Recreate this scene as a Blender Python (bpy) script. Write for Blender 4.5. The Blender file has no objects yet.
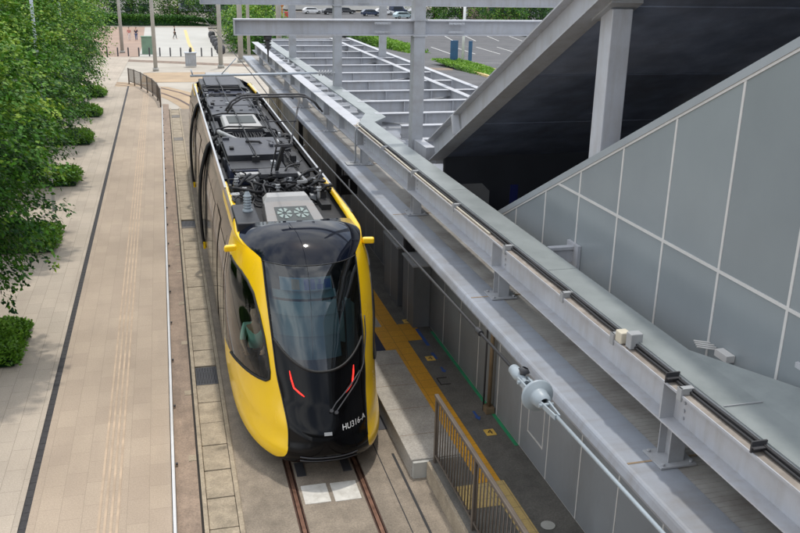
import bpy, bmesh, math, random
import numpy as np
from mathutils import Vector, Matrix
random.seed(7); rng = np.random.default_rng(7)
SC = bpy.context.scene
COL = SC.collection
PI = math.pi

# ------------------------------------------------------------------ mesh builder
class MB:
    def __init__(s): s.v=[]; s.f=[]; s.m=[]; s.sm=[]
    def face(s, pts, m=0, smooth=False):
        b=len(s.v); s.v+= [tuple(p) for p in pts]; s.f.append(tuple(range(b,b+len(pts)))); s.m.append(m); s.sm.append(smooth)
    def idx(s, verts, faces, m=0, smooth=False):
        b=len(s.v); s.v+=[tuple(p) for p in verts]
        for f in faces: s.f.append(tuple(b+i for i in f)); s.m.append(m); s.sm.append(smooth)
    def hexa(s, c, m=0):   # 8 corners: bottom 4 ccw, top 4 ccw
        s.idx(c, [(3,2,1,0),(4,5,6,7),(0,1,5,4),(1,2,6,5),(2,3,7,6),(3,0,4,7)], m)
    def box(s, x0,x1,y0,y1,z0,z1,m=0):
        s.hexa([(x0,y0,z0),(x1,y0,z0),(x1,y1,z0),(x0,y1,z0),(x0,y0,z1),(x1,y0,z1),(x1,y1,z1),(x0,y1,z1)],m)
    def obox(s, c, ax, ay, az, m=0):   # half axes
        c=Vector(c);ax=Vector(ax);ay=Vector(ay);az=Vector(az)
        s.hexa([c-ax-ay-az,c+ax-ay-az,c+ax+ay-az,c-ax+ay-az,c-ax-ay+az,c+ax-ay+az,c+ax+ay+az,c-ax+ay+az],m)
    def bar(s, p0, p1, w, h, up=(0,0,1), m=0):
        p0=Vector(p0);p1=Vector(p1);d=(p1-p0); l=d.length; d.normalize()
        u=Vector(up); x=d.cross(u).normalized(); u=x.cross(d).normalized()
        s.obox((p0+p1)/2, x*w/2, d*l/2, u*h/2, m)
    def cyl(s, p0, p1, r0, r1=None, n=10, m=0, caps=True, smooth=True):
        r1=r0 if r1 is None else r1
        p0=Vector(p0);p1=Vector(p1);d=(p1-p0).normalized()
        a=d.orthogonal().normalized(); b=d.cross(a)
        vs=[]
        for p,r in ((p0,r0),(p1,r1)):
            for i in range(n):
                t=2*PI*i/n; vs.append(p+a*math.cos(t)*r+b*math.sin(t)*r)
        s.idx(vs,[(i,(i+1)%n,n+(i+1)%n,n+i) for i in range(n)],m,smooth)
        if caps:
            s.idx(vs[:n],[tuple(range(n-1,-1,-1))],m); s.idx(vs[n:],[tuple(range(n))],m)
    def tube(s, path, r, n=8, m=0):
        P=[Vector(p) for p in path]; k=len(P); vs=[]; prev=None
        for i,p in enumerate(P):
            d=(P[min(i+1,k-1)]-P[max(i-1,0)]).normalized()
            if prev is None: a=d.orthogonal().normalized()
            else: a=(prev-d*prev.dot(d)); a=a.normalized() if a.length>1e-6 else d.orthogonal().normalized()
            prev=a; b=d.cross(a); rr=r[i] if isinstance(r,(list,tuple)) else r
            for j in range(n):
                t=2*PI*j/n; vs.append(p+a*math.cos(t)*rr+b*math.sin(t)*rr)
        fs=[(i*n+j,i*n+(j+1)%n,(i+1)*n+(j+1)%n,(i+1)*n+j) for i in range(k-1) for j in range(n)]
        s.idx(vs,fs,m,True)
        s.idx(vs[:n],[tuple(range(n-1,-1,-1))],m); s.idx(vs[-n:],[tuple(range(n))],m)
    def lathe(s, o, d, prof, n=20, m=0):   # prof: (dist along axis, radius)
        o=Vector(o); d=Vector(d).normalized(); a=d.orthogonal().normalized(); b=d.cross(a); vs=[]
        for h,r in prof:
            for j in range(n):
                t=2*PI*j/n; vs.append(o+d*h+(a*math.cos(t)+b*math.sin(t))*r)
        s.idx(vs,[(i*n+j,i*n+(j+1)%n,(i+1)*n+(j+1)%n,(i+1)*n+j) for i in range(len(prof)-1) for j in range(n)],m,True)
    def ibeam(s, p0, p1, h, w, tf=.018, tw=.012, up=(0,0,1), m=0):   # p0,p1 on the beam's centre line
        p0=Vector(p0);p1=Vector(p1);d=(p1-p0); l=d.length; d.normalize()
        u=Vector(up); x=d.cross(u).normalized(); u=x.cross(d).normalized(); c=(p0+p1)/2
        s.obox(c+u*(h/2-tf/2), x*w/2, d*l/2, u*tf/2, m)
        s.obox(c-u*(h/2-tf/2), x*w/2, d*l/2, u*tf/2, m)
        s.obox(c, x*tw/2, d*(l/2-.001), u*(h/2-tf-.0005), m)
    def grid(s, fn, us, vs_, m=0, smooth=True, flip=False):
        b=[]; 
        for u in us:
            for v in vs_: b.append(fn(u,v))
        k=len(vs_); fs=[]
        for i in range(len(us)-1):
            for j in range(k-1):
                q=(i*k+j,(i+1)*k+j,(i+1)*k+j+1,i*k+j+1); fs.append(q[::-1] if flip else q)
        s.idx(b,fs,m,smooth)
    def build(s, name, mats, parent=None, bevel=0, seg=2, loc=None):
        me=bpy.data.meshes.new(name); me.from_pydata(s.v,[],s.f); 
        if not isinstance(mats,(list,tuple)): mats=[mats]
        for m in mats: me.materials.append(m)
        me.polygons.foreach_set('material_index', s.m); me.polygons.foreach_set('use_smooth', s.sm)
        bm=bmesh.new(); bm.from_mesh(me); bmesh.ops.remove_doubles(bm, verts=bm.verts, dist=1e-5); bm.to_mesh(me); bm.free()
        me.update()
        o=bpy.data.objects.new(name, me); COL.objects.link(o)
        if parent: o.parent=parent
        if bevel:
            b=o.modifiers.new('bevel','BEVEL'); b.width=bevel; b.segments=seg; b.limit_method='ANGLE'; b.angle_limit=math.radians(40)
            b.harden_normals=False
        return o

def tag(o, label, cat, group=None, kind=None):
    if label: o['label']=label
    if cat: o['category']=cat
    if group: o['group']=group
    if kind: o['kind']=kind
    return o
def struct(o): o['kind']='structure'; return o
def thing(name, label, cat, loc=(0,0,0), rz=0, group=None):
    o=bpy.data.objects.new(name,None); COL.objects.link(o); o.empty_display_size=.2
    o.location=loc; o.rotation_euler=(0,0,rz)
    return tag(o,label,cat,group)
def dup(root, loc, rz=None, label=None):
    r=root.copy(); COL.objects.link(r); r.location=loc
    if rz is not None: r.rotation_euler=(0,0,rz)
    if label: r['label']=label
    for ch in list(root.children):
        c=ch.copy(); COL.objects.link(c); c.parent=r
        for gch in list(ch.children):
            d=gch.copy(); COL.objects.link(d); d.parent=c
    return r
def zg(Y): return 0. if Y<60 else max(-2.4,-2.4*(Y-60)/65)

# ------------------------------------------------------------------ materials
def newmat(name):
    m=bpy.data.materials.new(name); m.use_nodes=True; nt=m.node_tree
    return m, nt, nt.nodes['Principled BSDF']
def N(nt, t, **k):
    n=nt.nodes.new(t)
    for a,b in k.items(): setattr(n,a,b)
    return n
def ramp(nt, fac, stops):
    r=N(nt,'ShaderNodeValToRGB'); e=r.color_ramp.elements
    e[0].position,e[0].color=stops[0][0],(*stops[0][1],1) ; e[1].position,e[1].color=stops[-1][0],(*stops[-1][1],1)
    for p,c in stops[1:-1]: x=e.new(p); x.color=(*c,1)
    nt.links.new(fac,r.inputs[0]); return r.outputs[0]
def noise(nt, scale, detail=4, rough=.55, vec=None, stretch=None):
    g=N(nt,'ShaderNodeNewGeometry'); v=g.outputs['Position'] if vec is None else vec
    if stretch:
        mp=N(nt,'ShaderNodeMapping'); mp.inputs['Scale'].default_value=stretch; nt.links.new(v,mp.inputs['Vector']); v=mp.outputs[0]
    n=N(nt,'ShaderNodeTexNoise'); n.inputs['Scale'].default_value=scale; n.inputs['Detail'].default_value=detail; n.inputs['Roughness'].default_value=rough
    nt.links.new(v,n.inputs['Vector']); return n.outputs['Fac']
def mixc(nt, fac, a, b, mode='MIX'):
    n=N(nt,'ShaderNodeMix',data_type='RGBA',blend_type=mode)
    for i,x in ((0,fac),(6,a),(7,b)):
        if isinstance(x,(int,float)): n.inputs[i].default_value=x
        elif isinstance(x,tuple): n.inputs[i].default_value=(*x,1)
        else: nt.links.new(x,n.inputs[i])
    return n.outputs[2]
def bump(nt, b, h, strength=.3, dist=.01):
    n=N(nt,'ShaderNodeBump'); n.inputs['Strength'].default_value=strength; n.inputs['Distance'].default_value=dist
    nt.links.new(h,n.inputs['Height']); nt.links.new(n.outputs[0],b.inputs['Normal'])
def pm(name, col, rough=.6, metal=0., var=.12, scale=2., dirt=None, dscale=1.2, damt=.35, bmp=0., bscale=60, coat=0., stretch=None, spec=.5, orand=0., streak=None):
    m,nt,b=newmat(name)
    b.inputs['Roughness'].default_value=rough; b.inputs['Metallic'].default_value=metal; b.inputs['Specular IOR Level'].default_value=spec
    c=tuple(col)
    n1=noise(nt,scale,5); lo=tuple(max(0,x*(1-var)) for x in c); hi=tuple(min(1,x*(1+var)) for x in c)
    out=ramp(nt,n1,[(.3,lo),(.7,hi)])
    if dirt:
        n2=noise(nt,dscale,6,.65,stretch=stretch)
        f=ramp(nt,n2,[(.45,(0,0,0)),(.72,(damt,)*3)])
        out=mixc(nt,f,out,tuple(dirt))
    if streak:
        f=ramp(nt,noise(nt,3.,5,.6,stretch=streak[1]),[(.48,(0,0,0)),(.75,(streak[2],)*3)]); out=mixc(nt,f,out,tuple(streak[0]))
    if bmp and rough>.7:
        out=mixc(nt,.8,out,ramp(nt,noise(nt,38,5,.75),[(.32,(.62,.62,.62)),(.68,(1.3,1.3,1.3))]),'MULTIPLY')
    if orand:
        oi=N(nt,'ShaderNodeObjectInfo'); out=mixc(nt,1.,out,ramp(nt,oi.outputs['Random'],[(0,(1-orand,)*3),(1,(1+orand,)*3)]),'MULTIPLY')
    nt.links.new(out,b.inputs['Base Color'])
    r=N(nt,'ShaderNodeMapRange'); r.inputs['To Min'].default_value=max(0.02,rough-.08) if rough>.15 else rough*.7; r.inputs['To Max'].default_value=min(1,rough+.1) if rough>.15 else rough*1.4
    nt.links.new(n1,r.inputs['Value']); nt.links.new(r.outputs[0],b.inputs['Roughness'])
    if bmp: bump(nt,b,noise(nt,bscale,3),bmp)
    if coat: b.inputs['Coat Weight'].default_value=coat; b.inputs['Coat Roughness'].default_value=.04
    return m
def brickmat(name, c1, c2, mortar, w, h, msz, rot=0, rough=.8, dirt=None, bias=0., off=.5):
    m,nt,b=newmat(name); g=N(nt,'ShaderNodeNewGeometry'); mp=N(nt,'ShaderNodeMapping'); mp.inputs['Rotation'].default_value=(0,0,rot)
    nt.links.new(g.outputs['Position'],mp.inputs['Vector'])
    t=N(nt,'ShaderNodeTexBrick'); t.offset=off; nt.links.new(mp.outputs[0],t.inputs['Vector'])
    t.inputs['Color1'].default_value=(*c1,1); t.inputs['Color2'].default_value=(*c2,1); t.inputs['Mortar'].default_value=(*mortar,1)
    t.inputs['Scale'].default_value=1; t.inputs['Brick Width'].default_value=w; t.inputs['Row Height'].default_value=h; t.inputs['Mortar Size'].default_value=msz; t.inputs['Bias'].default_value=bias
    t.inputs['Mortar Smooth'].default_value=.3
    out=mixc(nt,.9,t.outputs[0],ramp(nt,noise(nt,.35,6,.6),[(.3,(.82,.81,.80)),(.7,(1.08,1.08,1.08))]),'MULTIPLY')
    out=mixc(nt,.75,out,ramp(nt,noise(nt,45,4,.7),[(.3,(.72,.72,.72)),(.7,(1.2,1.2,1.2))]),'MULTIPLY')
    # darker stains running along the walk
    out=mixc(nt,ramp(nt,noise(nt,1.1,5,.6,stretch=(1.6,.35,1)),[(.5,(0,0,0)),(.80,(.34,)*3)]),out,tuple(dirt or (.26,.21,.17)))
    nt.links.new(out,b.inputs['Base Color']); b.inputs['Roughness'].default_value=rough
    bump(nt,b,noise(nt,70,3),.25,.004)
    return m

M={}
M['asphalt']=pm('asphalt',(.10,.10,.105),.9,var=.25,scale=.5,dirt=(.16,.155,.15),dscale=.15,damt=.5,bmp=.3)
M['ground']=pm('ground',(.27,.24,.20),.9,var=.2,scale=.3,dirt=(.2,.18,.15),dscale=.1)
M['bed']=pm('track_concrete',(.27,.225,.175),.9,var=.22,scale=3,dirt=(.13,.11,.085),dscale=.9,damt=.55,bmp=.5,bscale=90,stretch=(1.5,.35,1))
M['bed2']=pm('slab_concrete',(.36,.30,.22),.88,var=.18,scale=4,dirt=(.17,.14,.10),dscale=2.5,damt=.5,bmp=.3,bscale=90)
M['brown']=pm('brown_concrete',(.30,.225,.17),.88,var=.2,scale=3,dirt=(.13,.1,.08),dscale=1.5,damt=.6,bmp=.4,bscale=80,stretch=(2,.3,1))
M['paving']=brickmat('paving_blocks',(.44,.355,.27),(.40,.32,.245),(.31,.25,.19),.62,.31,.004,rot=PI/2)
M['paving2']=brickmat('paving_pale',(.49,.42,.34),(.435,.375,.305),(.29,.25,.20),.62,.31,.005,rot=PI/2)
M['tactline']=pm('guide_strip',(.485,.37,.265),.8,var=.15,scale=3,dirt=(.25,.2,.15),damt=.4,dscale=2)
M['drain']=pm('drain_grate',(.035,.033,.035),.7,var=.3,scale=20)
M['whiteedge']=pm('edge_white',(.62,.63,.64),.55,var=.1,scale=3,dirt=(.35,.33,.3),damt=.5,dscale=1.5)
M['rail']=pm('rail_rust',(.09,.045,.032),.55,metal=.3,var=.35,scale=8,dirt=(.05,.03,.025),dscale=3,damt=.6,stretch=(1,.2,1))
M['railtop']=pm('rail_head',(.24,.13,.09),.4,metal=.6,var=.3,scale=6)
M['groove']=pm('groove_dark',(.03,.026,.022),.9)
M['whiteblock']=pm('white_block',(.62,.60,.55),.8,var=.12,scale=5,dirt=(.35,.32,.27),dscale=6,damt=.6)
M['tan']=pm('tan_paving',(.42,.31,.20),.85,var=.15,scale=.6,dirt=(.3,.22,.14),dscale=.5,damt=.5)
M['plaza']=pm('plaza_paving',(.44,.43,.395),.8,var=.08,scale=.2,dirt=(.5,.47,.42),dscale=.3,damt=.4)
M['redbrick']=pm('red_paving',(.34,.24,.185),.85,var=.15,scale=.3)
M['lineyel']=pm('line_yellow',(.66,.50,.22),.7)
M['lane']=pm('lane_concrete',(.44,.40,.34),.85,var=.12,scale=.4,dirt=(.3,.26,.21),dscale=.5,damt=.5)
M['grass']=pm('grass',(.10,.19,.035),.9,var=.45,scale=6,bmp=.6,bscale=40)
M['markwhite']=pm('marking_white',(.60,.60,.58),.7,var=.15,scale=4)
M['platform']=pm('platform_paving',(.40,.375,.335),.75,var=.14,scale=2.5,dirt=(.24,.22,.2),dscale=1.2,damt=.5,bmp=.2,bscale=120)
M['platdark']=pm('platform_asphalt',(.125,.118,.105),.75,var=.22,scale=4,dirt=(.2,.185,.16),dscale=1.1,damt=.5,bmp=.25,bscale=120)
M['tactile']=brickmat('tactile_yellow',(.74,.36,.02),(.66,.32,.02),(.36,.19,.02),.3,.3,.006,rough=.6,dirt=(.3,.19,.06),off=0.)
M['tactpale']=brickmat('tactile_pale',(.60,.43,.16),(.53,.38,.15),(.3,.22,.1),.3,.3,.006,rough=.65,dirt=(.33,.25,.12),off=0.)
M['green']=pm('line_green',(.03,.30,.13),.6,var=.2,scale=6)
M['blue']=pm('line_blue',(.03,.09,.32),.6,var=.2,scale=6)
M['signyel']=pm('sign_yellow',(.78,.50,.10),.6)
M['black']=pm('paint_black',(.012,.012,.013),.5)
M['wallgrey']=pm('wall_panel',(.235,.25,.265),.5,var=.1,scale=.9,dirt=(.12,.115,.105),dscale=.8,damt=.5,stretch=(1,1,.35))
M['joint']=pm('joint_white',(.60,.59,.57),.6,var=.06)
M['steel']=pm('steel_paint',(.46,.475,.51),.5,var=.08,scale=1.5,dirt=(.33,.31,.29),dscale=2.6,damt=.38,orand=.06,streak=((.30,.27,.24),(3,3,.35),.4))
M['steel2']=pm('steel_paint_dull',(.40,.415,.44),.55,var=.08,scale=1.5,dirt=(.24,.22,.20),dscale=2,damt=.6,orand=.08)
M['beamtop']=pm('flange_weathered',(.30,.265,.23),.8,var=.25,scale=7,dirt=(.16,.125,.10),dscale=3,damt=.7,stretch=(1,.4,1))
M['roof']=pm('roof_metal',(.30,.325,.37),.42,var=.07,scale=1.1,dirt=(.20,.19,.18),dscale=1.6,damt=.6,stretch=(.8,.5,1),streak=((.20,.18,.16),(.5,3,1),.4))
M['corr']=pm('roof_corrugated',(.37,.355,.33),.6,var=.15,scale=2,dirt=(.15,.12,.10),dscale=1.3,damt=.75)
M['rust']=pm('rust_stain',(.30,.22,.14),.8,var=.3,scale=12)
M['cover']=pm('cover_sheet',(.265,.292,.292),.42,var=.09,scale=1.3,dirt=(.17,.195,.195),dscale=2.2,damt=.6,bmp=.12,bscale=5,orand=.07,streak=((.33,.36,.36),(1.2,.5,1),.35))
M['cable']=pm('cable_black',(.02,.02,.022),.55)
M['dark']=pm('dark_steel',(.05,.05,.055),.5,var=.2)
M['pipe']=pm('pipe_grey',(.36,.37,.38),.45)
M['beige']=pm('beige_plastic',(.60,.55,.44),.6)
M['gpanel']=pm('stair_panel',(.265,.295,.308),.19,var=.04,scale=.6,dirt=(.22,.24,.255),dscale=.7,damt=.35,orand=.06,streak=((.27,.30,.31),(3,3,.25),.22))
M['coping']=pm('coping',(.33,.36,.38),.4,var=.05)
M['soffit']=pm('soffit_dark',(.24,.28,.38),.22,var=.35,scale=1.1,dirt=(.18,.19,.22),dscale=.8,damt=.8,orand=.3)
M['hall']=pm('hall_shade',(.03,.033,.042),.6)  # near-black backdrop colour standing in for shade under the stair roof
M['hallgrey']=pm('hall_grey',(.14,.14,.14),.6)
M['hallblue']=pm('hall_blue',(.01,.015,.10),.5)
M['yellow']=pm('tram_yellow',(.95,.60,.003),.24,var=.025,scale=1.5,coat=.3,dirt=(.70,.42,.02),dscale=1.5,damt=.3)
M['gloss']=pm('tram_black',(.003,.0032,.004),.09,var=.2,scale=2,spec=.22)
M['dome']=pm('tram_dome',(.004,.006,.013),.05,var=.2,scale=2,spec=.35)
M['side']=pm('tram_side',(.012,.0105,.009),.14,var=.3,scale=.8,spec=.3)
M['rubber']=pm('rubber',(.012,.012,.012),.6)
M['deck']=pm('tram_roof_deck',(.012,.012,.014),.65,var=.3,scale=5,dirt=(.06,.058,.055),dscale=2,damt=.5)
M['equip']=pm('roof_box',(.016,.0175,.023),.5,var=.25,scale=4,dirt=(.05,.05,.05),dscale=3,damt=.5)
M['equiptop']=pm('roof_lid',(.042,.046,.06),.5,var=.2,scale=4,dirt=(.10,.098,.095),dscale=3,damt=.4)
M['equipblue']=pm('roof_box_navy',(.012,.018,.045),.45,var=.2,scale=4)
M['ac']=pm('ac_cover',(.27,.26,.25),.4,metal=.25,var=.15,scale=3,dirt=(.22,.17,.14),dscale=3,damt=.6)
M['acwhite']=pm('ac_white',(.36,.36,.355),.45,var=.08,scale=3,dirt=(.4,.38,.36),dscale=3,damt=.5)
M['acgreen']=pm('fan_blade',(.24,.30,.28),.4)
M['fan']=pm('fan_dark',(.05,.06,.06),.6)
M['silver']=pm('silver',(.55,.56,.57),.3,metal=.7)
M['white']=pm('white_paint',(.78,.78,.77),.5)
M['concretepole']=pm('pole_concrete',(.40,.385,.35),.8,var=.1,scale=2)
M['galv']=pm('galvanised',(.46,.50,.54),.45,metal=.35,var=.1,scale=4)
M['insul']=pm('insulator_pale',(.29,.335,.365),.4,var=.1,scale=6)
M['brass']=pm('post_bronze',(.23,.165,.10),.5,metal=.2,var=.15,scale=3)
M['railing']=pm('railing_bronze',(.145,.12,.10),.45,metal=.3,var=.12,scale=4)
M['curb']=pm('curb_concrete',(.46,.455,.42),.85,var=.12,scale=3,dirt=(.27,.26,.23),dscale=2.5,damt=.5)
M['trunk']=pm('bark',(.11,.075,.05),.9,var=.3,scale=6,bmp=.6,bscale=30)
M['teal']=pm('cab_teal',(.20,.33,.35),.5,var=.06)  # teal standing in for bands reflected in and seen through the windshield
M['teal2']=pm('cab_teal_pale',(.27,.41,.42),.5,var=.06)
M['cabin']=pm('cab_dark',(.012,.014,.016),.6)
M['skin']=pm('skin',(.52,.33,.24),.6,var=.05); M['hair']=pm('hair',(.015,.012,.01),.6)
M['shirt']=pm('shirt_mint',(.50,.85,.74),.8); M['shirtw']=pm('shirt_white',(.72,.66,.64),.8); M['shirtr']=pm('shirt_pink',(.62,.22,.20),.8)
M['navy']=pm('cloth_navy',(.02,.025,.06),.8); M['cloth']=pm('cloth_black',(.014,.014,.016),.8); M['jean']=pm('cloth_blue',(.08,.12,.25),.8)
M['carblack']=pm('car_black',(.02,.02,.025),.25,coat=.5); M['carsilver']=pm('car_silver',(.42,.43,.45),.3,metal=.4,coat=.4); M['carnavy']=pm('car_navy',(.03,.045,.09),.25,coat=.5)
M['carlight']=pm('car_paleblue',(.45,.56,.60),.3,coat=.4); M['carwhite']=pm('car_white',(.75,.75,.75),.3,coat=.4)
M['carglass']=pm('car_glass',(.012,.017,.022),.08,spec=.35); M['tyre']=pm('tyre',(.015,.015,.015),.9)
M['signblue']=pm('board_blue',(.035,.11,.22),.5); M['signred']=pm('red_plastic',(.60,.05,.04),.5); M['orange']=pm('orange_plastic',(.70,.24,.03),.5)
M['facade']=pm('facade_pale',(.30,.32,.34),.6,var=.06,scale=.2); M['fglass']=pm('facade_glass',(.05,.075,.09),.12)
M['facadew']=pm('facade_white',(.66,.65,.62),.7,var=.05,scale=.2)
M['greenbox']=pm('cabinet_green',(.17,.27,.19),.6)
def emis(name,c,s):
    m,nt,b=newmat(name); b.inputs['Base Color'].default_value=(*c,1); b.inputs['Emission Color'].default_value=(*c,1); b.inputs['Emission Strength'].default_value=s; return m
M['redled']=emis('red_lamp',(1.,.03,.02),1.6)
M['disp']=emis('display_panel',(.22,.36,.44),.03); M['dispblue']=emis('display_blue',(.03,.11,.36),.06); M['disporange']=emis('display_orange',(.45,.32,.22),.06)
def glassmat(name,tint,refl_rough=.02,mixmin=.10,clear=.85):
    m=bpy.data.materials.new(name); m.use_nodes=True; nt=m.node_tree; nt.nodes.clear()
    out=N(nt,'ShaderNodeOutputMaterial'); t=N(nt,'ShaderNodeBsdfTransparent'); t.inputs[0].default_value=(*tint,1)
    gl=N(nt,'ShaderNodeBsdfGlossy'); gl.inputs['Roughness'].default_value=refl_rough; gl.inputs['Color'].default_value=(.95,.97,1,1)
    fr=N(nt,'ShaderNodeFresnel'); fr.inputs['IOR'].default_value=1.5
    mr=N(nt,'ShaderNodeMapRange'); mr.inputs['To Min'].default_value=mixmin; mr.inputs['To Max'].default_value=1
    nt.links.new(fr.outputs[0],mr.inputs['Value']); mx=N(nt,'ShaderNodeMixShader')
    nt.links.new(mr.outputs[0],mx.inputs[0]); nt.links.new(t.outputs[0],mx.inputs[1]); nt.links.new(gl.outputs[0],mx.inputs[2]); nt.links.new(mx.outputs[0],out.inputs[0])
    return m
M['windshield']=glassmat('windshield_glass',(.42,.52,.545),mixmin=.035)
M['cabglass']=glassmat('cab_glass',(.80,.90,.88),mixmin=.02)
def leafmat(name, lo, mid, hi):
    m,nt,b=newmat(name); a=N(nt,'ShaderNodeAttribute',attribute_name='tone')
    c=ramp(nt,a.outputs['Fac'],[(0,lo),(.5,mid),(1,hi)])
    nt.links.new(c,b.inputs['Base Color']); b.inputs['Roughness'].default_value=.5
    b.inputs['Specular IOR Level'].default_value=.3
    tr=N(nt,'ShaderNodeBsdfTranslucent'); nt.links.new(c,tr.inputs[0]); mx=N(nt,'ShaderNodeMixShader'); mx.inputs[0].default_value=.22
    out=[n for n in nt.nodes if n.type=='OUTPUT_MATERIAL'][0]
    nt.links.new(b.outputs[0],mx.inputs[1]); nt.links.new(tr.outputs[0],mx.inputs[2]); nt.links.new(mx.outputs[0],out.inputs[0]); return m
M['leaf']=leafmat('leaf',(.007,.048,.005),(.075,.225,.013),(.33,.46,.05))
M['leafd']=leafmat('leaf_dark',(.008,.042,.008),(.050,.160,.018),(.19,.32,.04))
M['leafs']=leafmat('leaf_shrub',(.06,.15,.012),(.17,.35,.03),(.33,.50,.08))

# ------------------------------------------------------------------ camera (solved from the perspective lines of the place)
F_,YAW,PIT,ROL,H=874.99,.26281915,.32698888,-.0206769,7.51986
fw=Vector((math.sin(YAW)*math.cos(PIT),math.cos(YAW)*math.cos(PIT),-math.sin(PIT))); r_=Vector((math.cos(YAW),-math.sin(YAW),0)); d_=fw.cross(r_)
r2=math.cos(ROL)*r_+math.sin(ROL)*d_; d2=-math.sin(ROL)*r_+math.cos(ROL)*d_
cam=bpy.data.cameras.new('camera'); co=bpy.data.objects.new('camera',cam); COL.objects.link(co)
m3=Matrix((r2,-d2,-fw)).transposed(); co.matrix_world=Matrix.Translation((0,0,H))@m3.to_4x4()
cam.sensor_width=36; cam.lens=F_/800*36; cam.clip_end=2000; cam.clip_start=.1; SC.camera=co

# ------------------------------------------------------------------ light
w=bpy.data.worlds.new('World'); SC.world=w; w.use_nodes=True; nt=w.node_tree
bg=nt.nodes['Background']; sky=N(nt,'ShaderNodeTexSky',sky_type='NISHITA'); sky.sun_disc=False
sundir=Vector((.10,.26,.96)).normalized()
sky.sun_elevation=math.asin(sundir.z); sky.sun_rotation=math.atan2(sundir.x,sundir.y); sky.dust_density=2.
tc=N(nt,'ShaderNodeTexCoord'); cn=N(nt,'ShaderNodeTexNoise'); cn.inputs['Scale'].default_value=2.2; cn.inputs['Detail'].default_value=7
mp=N(nt,'ShaderNodeMapping'); mp.inputs['Scale'].default_value=(1,1,2.5); nt.links.new(tc.outputs['Generated'],mp.inputs['Vector']); nt.links.new(mp.outputs[0],cn.inputs['Vector'])
cf=ramp(nt,cn.outputs['Fac'],[(.36,(.35,.35,.35)),(.60,(1,1,1))])
cc=ramp(nt,cn.outputs['Fac'],[(.35,(6.,6.6,7.6)),(.62,(11.,11.2,11.4))])
nt.links.new(mixc(nt,cf,sky.outputs[0],cc),bg.inputs['Color']); bg.inputs['Strength'].default_value=.155
sl=bpy.data.lights.new('sun','SUN'); sl.energy=2.0; sl.angle=math.radians(2); sl.color=(1,.95,.87)
so=bpy.data.objects.new('sun',sl); COL.objects.link(so); so.rotation_euler=sundir.to_track_quat('Z','Y').to_euler(); so.location=(-10,0,40)
SC.view_settings.view_transform='Standard'; SC.view_settings.look='None'; SC.view_settings.exposure=0


M['lidlit']=pm('cabinet_lid_skylit',(.62,.64,.67),.5,var=.08)  # lid grey raised to paint in the sky light on the cabinet tops

M['teal3']=pm('cab_teal_deep',(.15,.25,.28),.5,var=.15,scale=3)
# ------------------------------------------------------------------ the ground
def ysteps(y0,y1):
    s={y0,y1}; 
    if y1>60:
        y=max(y0,60.)
        while y<min(y1,125.): s.add(y); y+=2.5
        if y0<125<y1: s.add(125.)
    return sorted(s)
def strip(mb,x0,x1,y0,y1,dz,m=0):           # flat sheet following the ground
    ys=ysteps(y0,y1); xa=(lambda y:x0) if not callable(x0) else x0; xb=(lambda y:x1) if not callable(x1) else x1
    for a,b in zip(ys,ys[1:]):
        mb.face([(xa(a),a,zg(a)+dz),(xb(a),a,zg(a)+dz),(xb(b),b,zg(b)+dz),(xa(b),b,zg(b)+dz)],m)
def lin(x0,y0,x1,y1): return lambda y: x0+(x1-x0)*(y-y0)/(y1-y0)
def ribbon(mb,path,w,dz,m=0,h=0):            # path of (x,y): band of width w on the ground
    P=[Vector((a,b,0)) for a,b in path]; L=[];R=[]
    for i,p in enumerate(P):
        d=(P[min(i+1,len(P)-1)]-P[max(i-1,0)]).normalized(); n=Vector((-d.y,d.x,0))
        a=p+n*w/2; b=p-n*w/2; L.append(Vector((a.x,a.y,zg(a.y)+dz))); R.append(Vector((b.x,b.y,zg(b.y)+dz)))
    for i in range(len(P)-1):
        mb.face([R[i],R[i+1],L[i+1],L[i]],m)
        if h:
            u=Vector((0,0,h)); mb.face([L[i],L[i+1],L[i+1]-u,L[i]-u],m); mb.face([R[i+1],R[i],R[i]-u,R[i+1]-u],m)
def S(name,mb,mat,**k): return struct(mb.build(name,mat,**k))

g=MB(); strip(g,-400,400,-80,900,-.30); S('ground',g,M['ground'])
# walkway
g=MB(); strip(g,-14,-2.395,2,60,.0); S('walkway',g,M['paving2'])
g=MB(); strip(g,-2.285,-.30,2,60,.0); S('walkway',g,M['paving'])
g=MB(); g.box(-2.395,-2.285,2,60.4,-.12,-.012)
for i in range(220):
    y=4+i*.2; 
    if y<40: g.box(-2.39,-2.29,y,y+.02,-.012,-.009)
S('drain_channel',g,M['drain'])
g=MB()
for k in range(4):
    x=-1.33+k*.085; g.box(x,x+.035,4,58,0,.006)
S('guide_strip',g,M['tactline'])
g=MB(); g.box(-.288,-.240,3,50.8,-.2,.06); S('edge_kerb',g,M['whiteedge'],bevel=.01)
g=MB()
for y in range(4,50,2): g.cyl((-.225,y+.6,.03),(-.19,y+.6,.03),.025,n=8)
S('edge_bolt',g,M['dark'])
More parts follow.
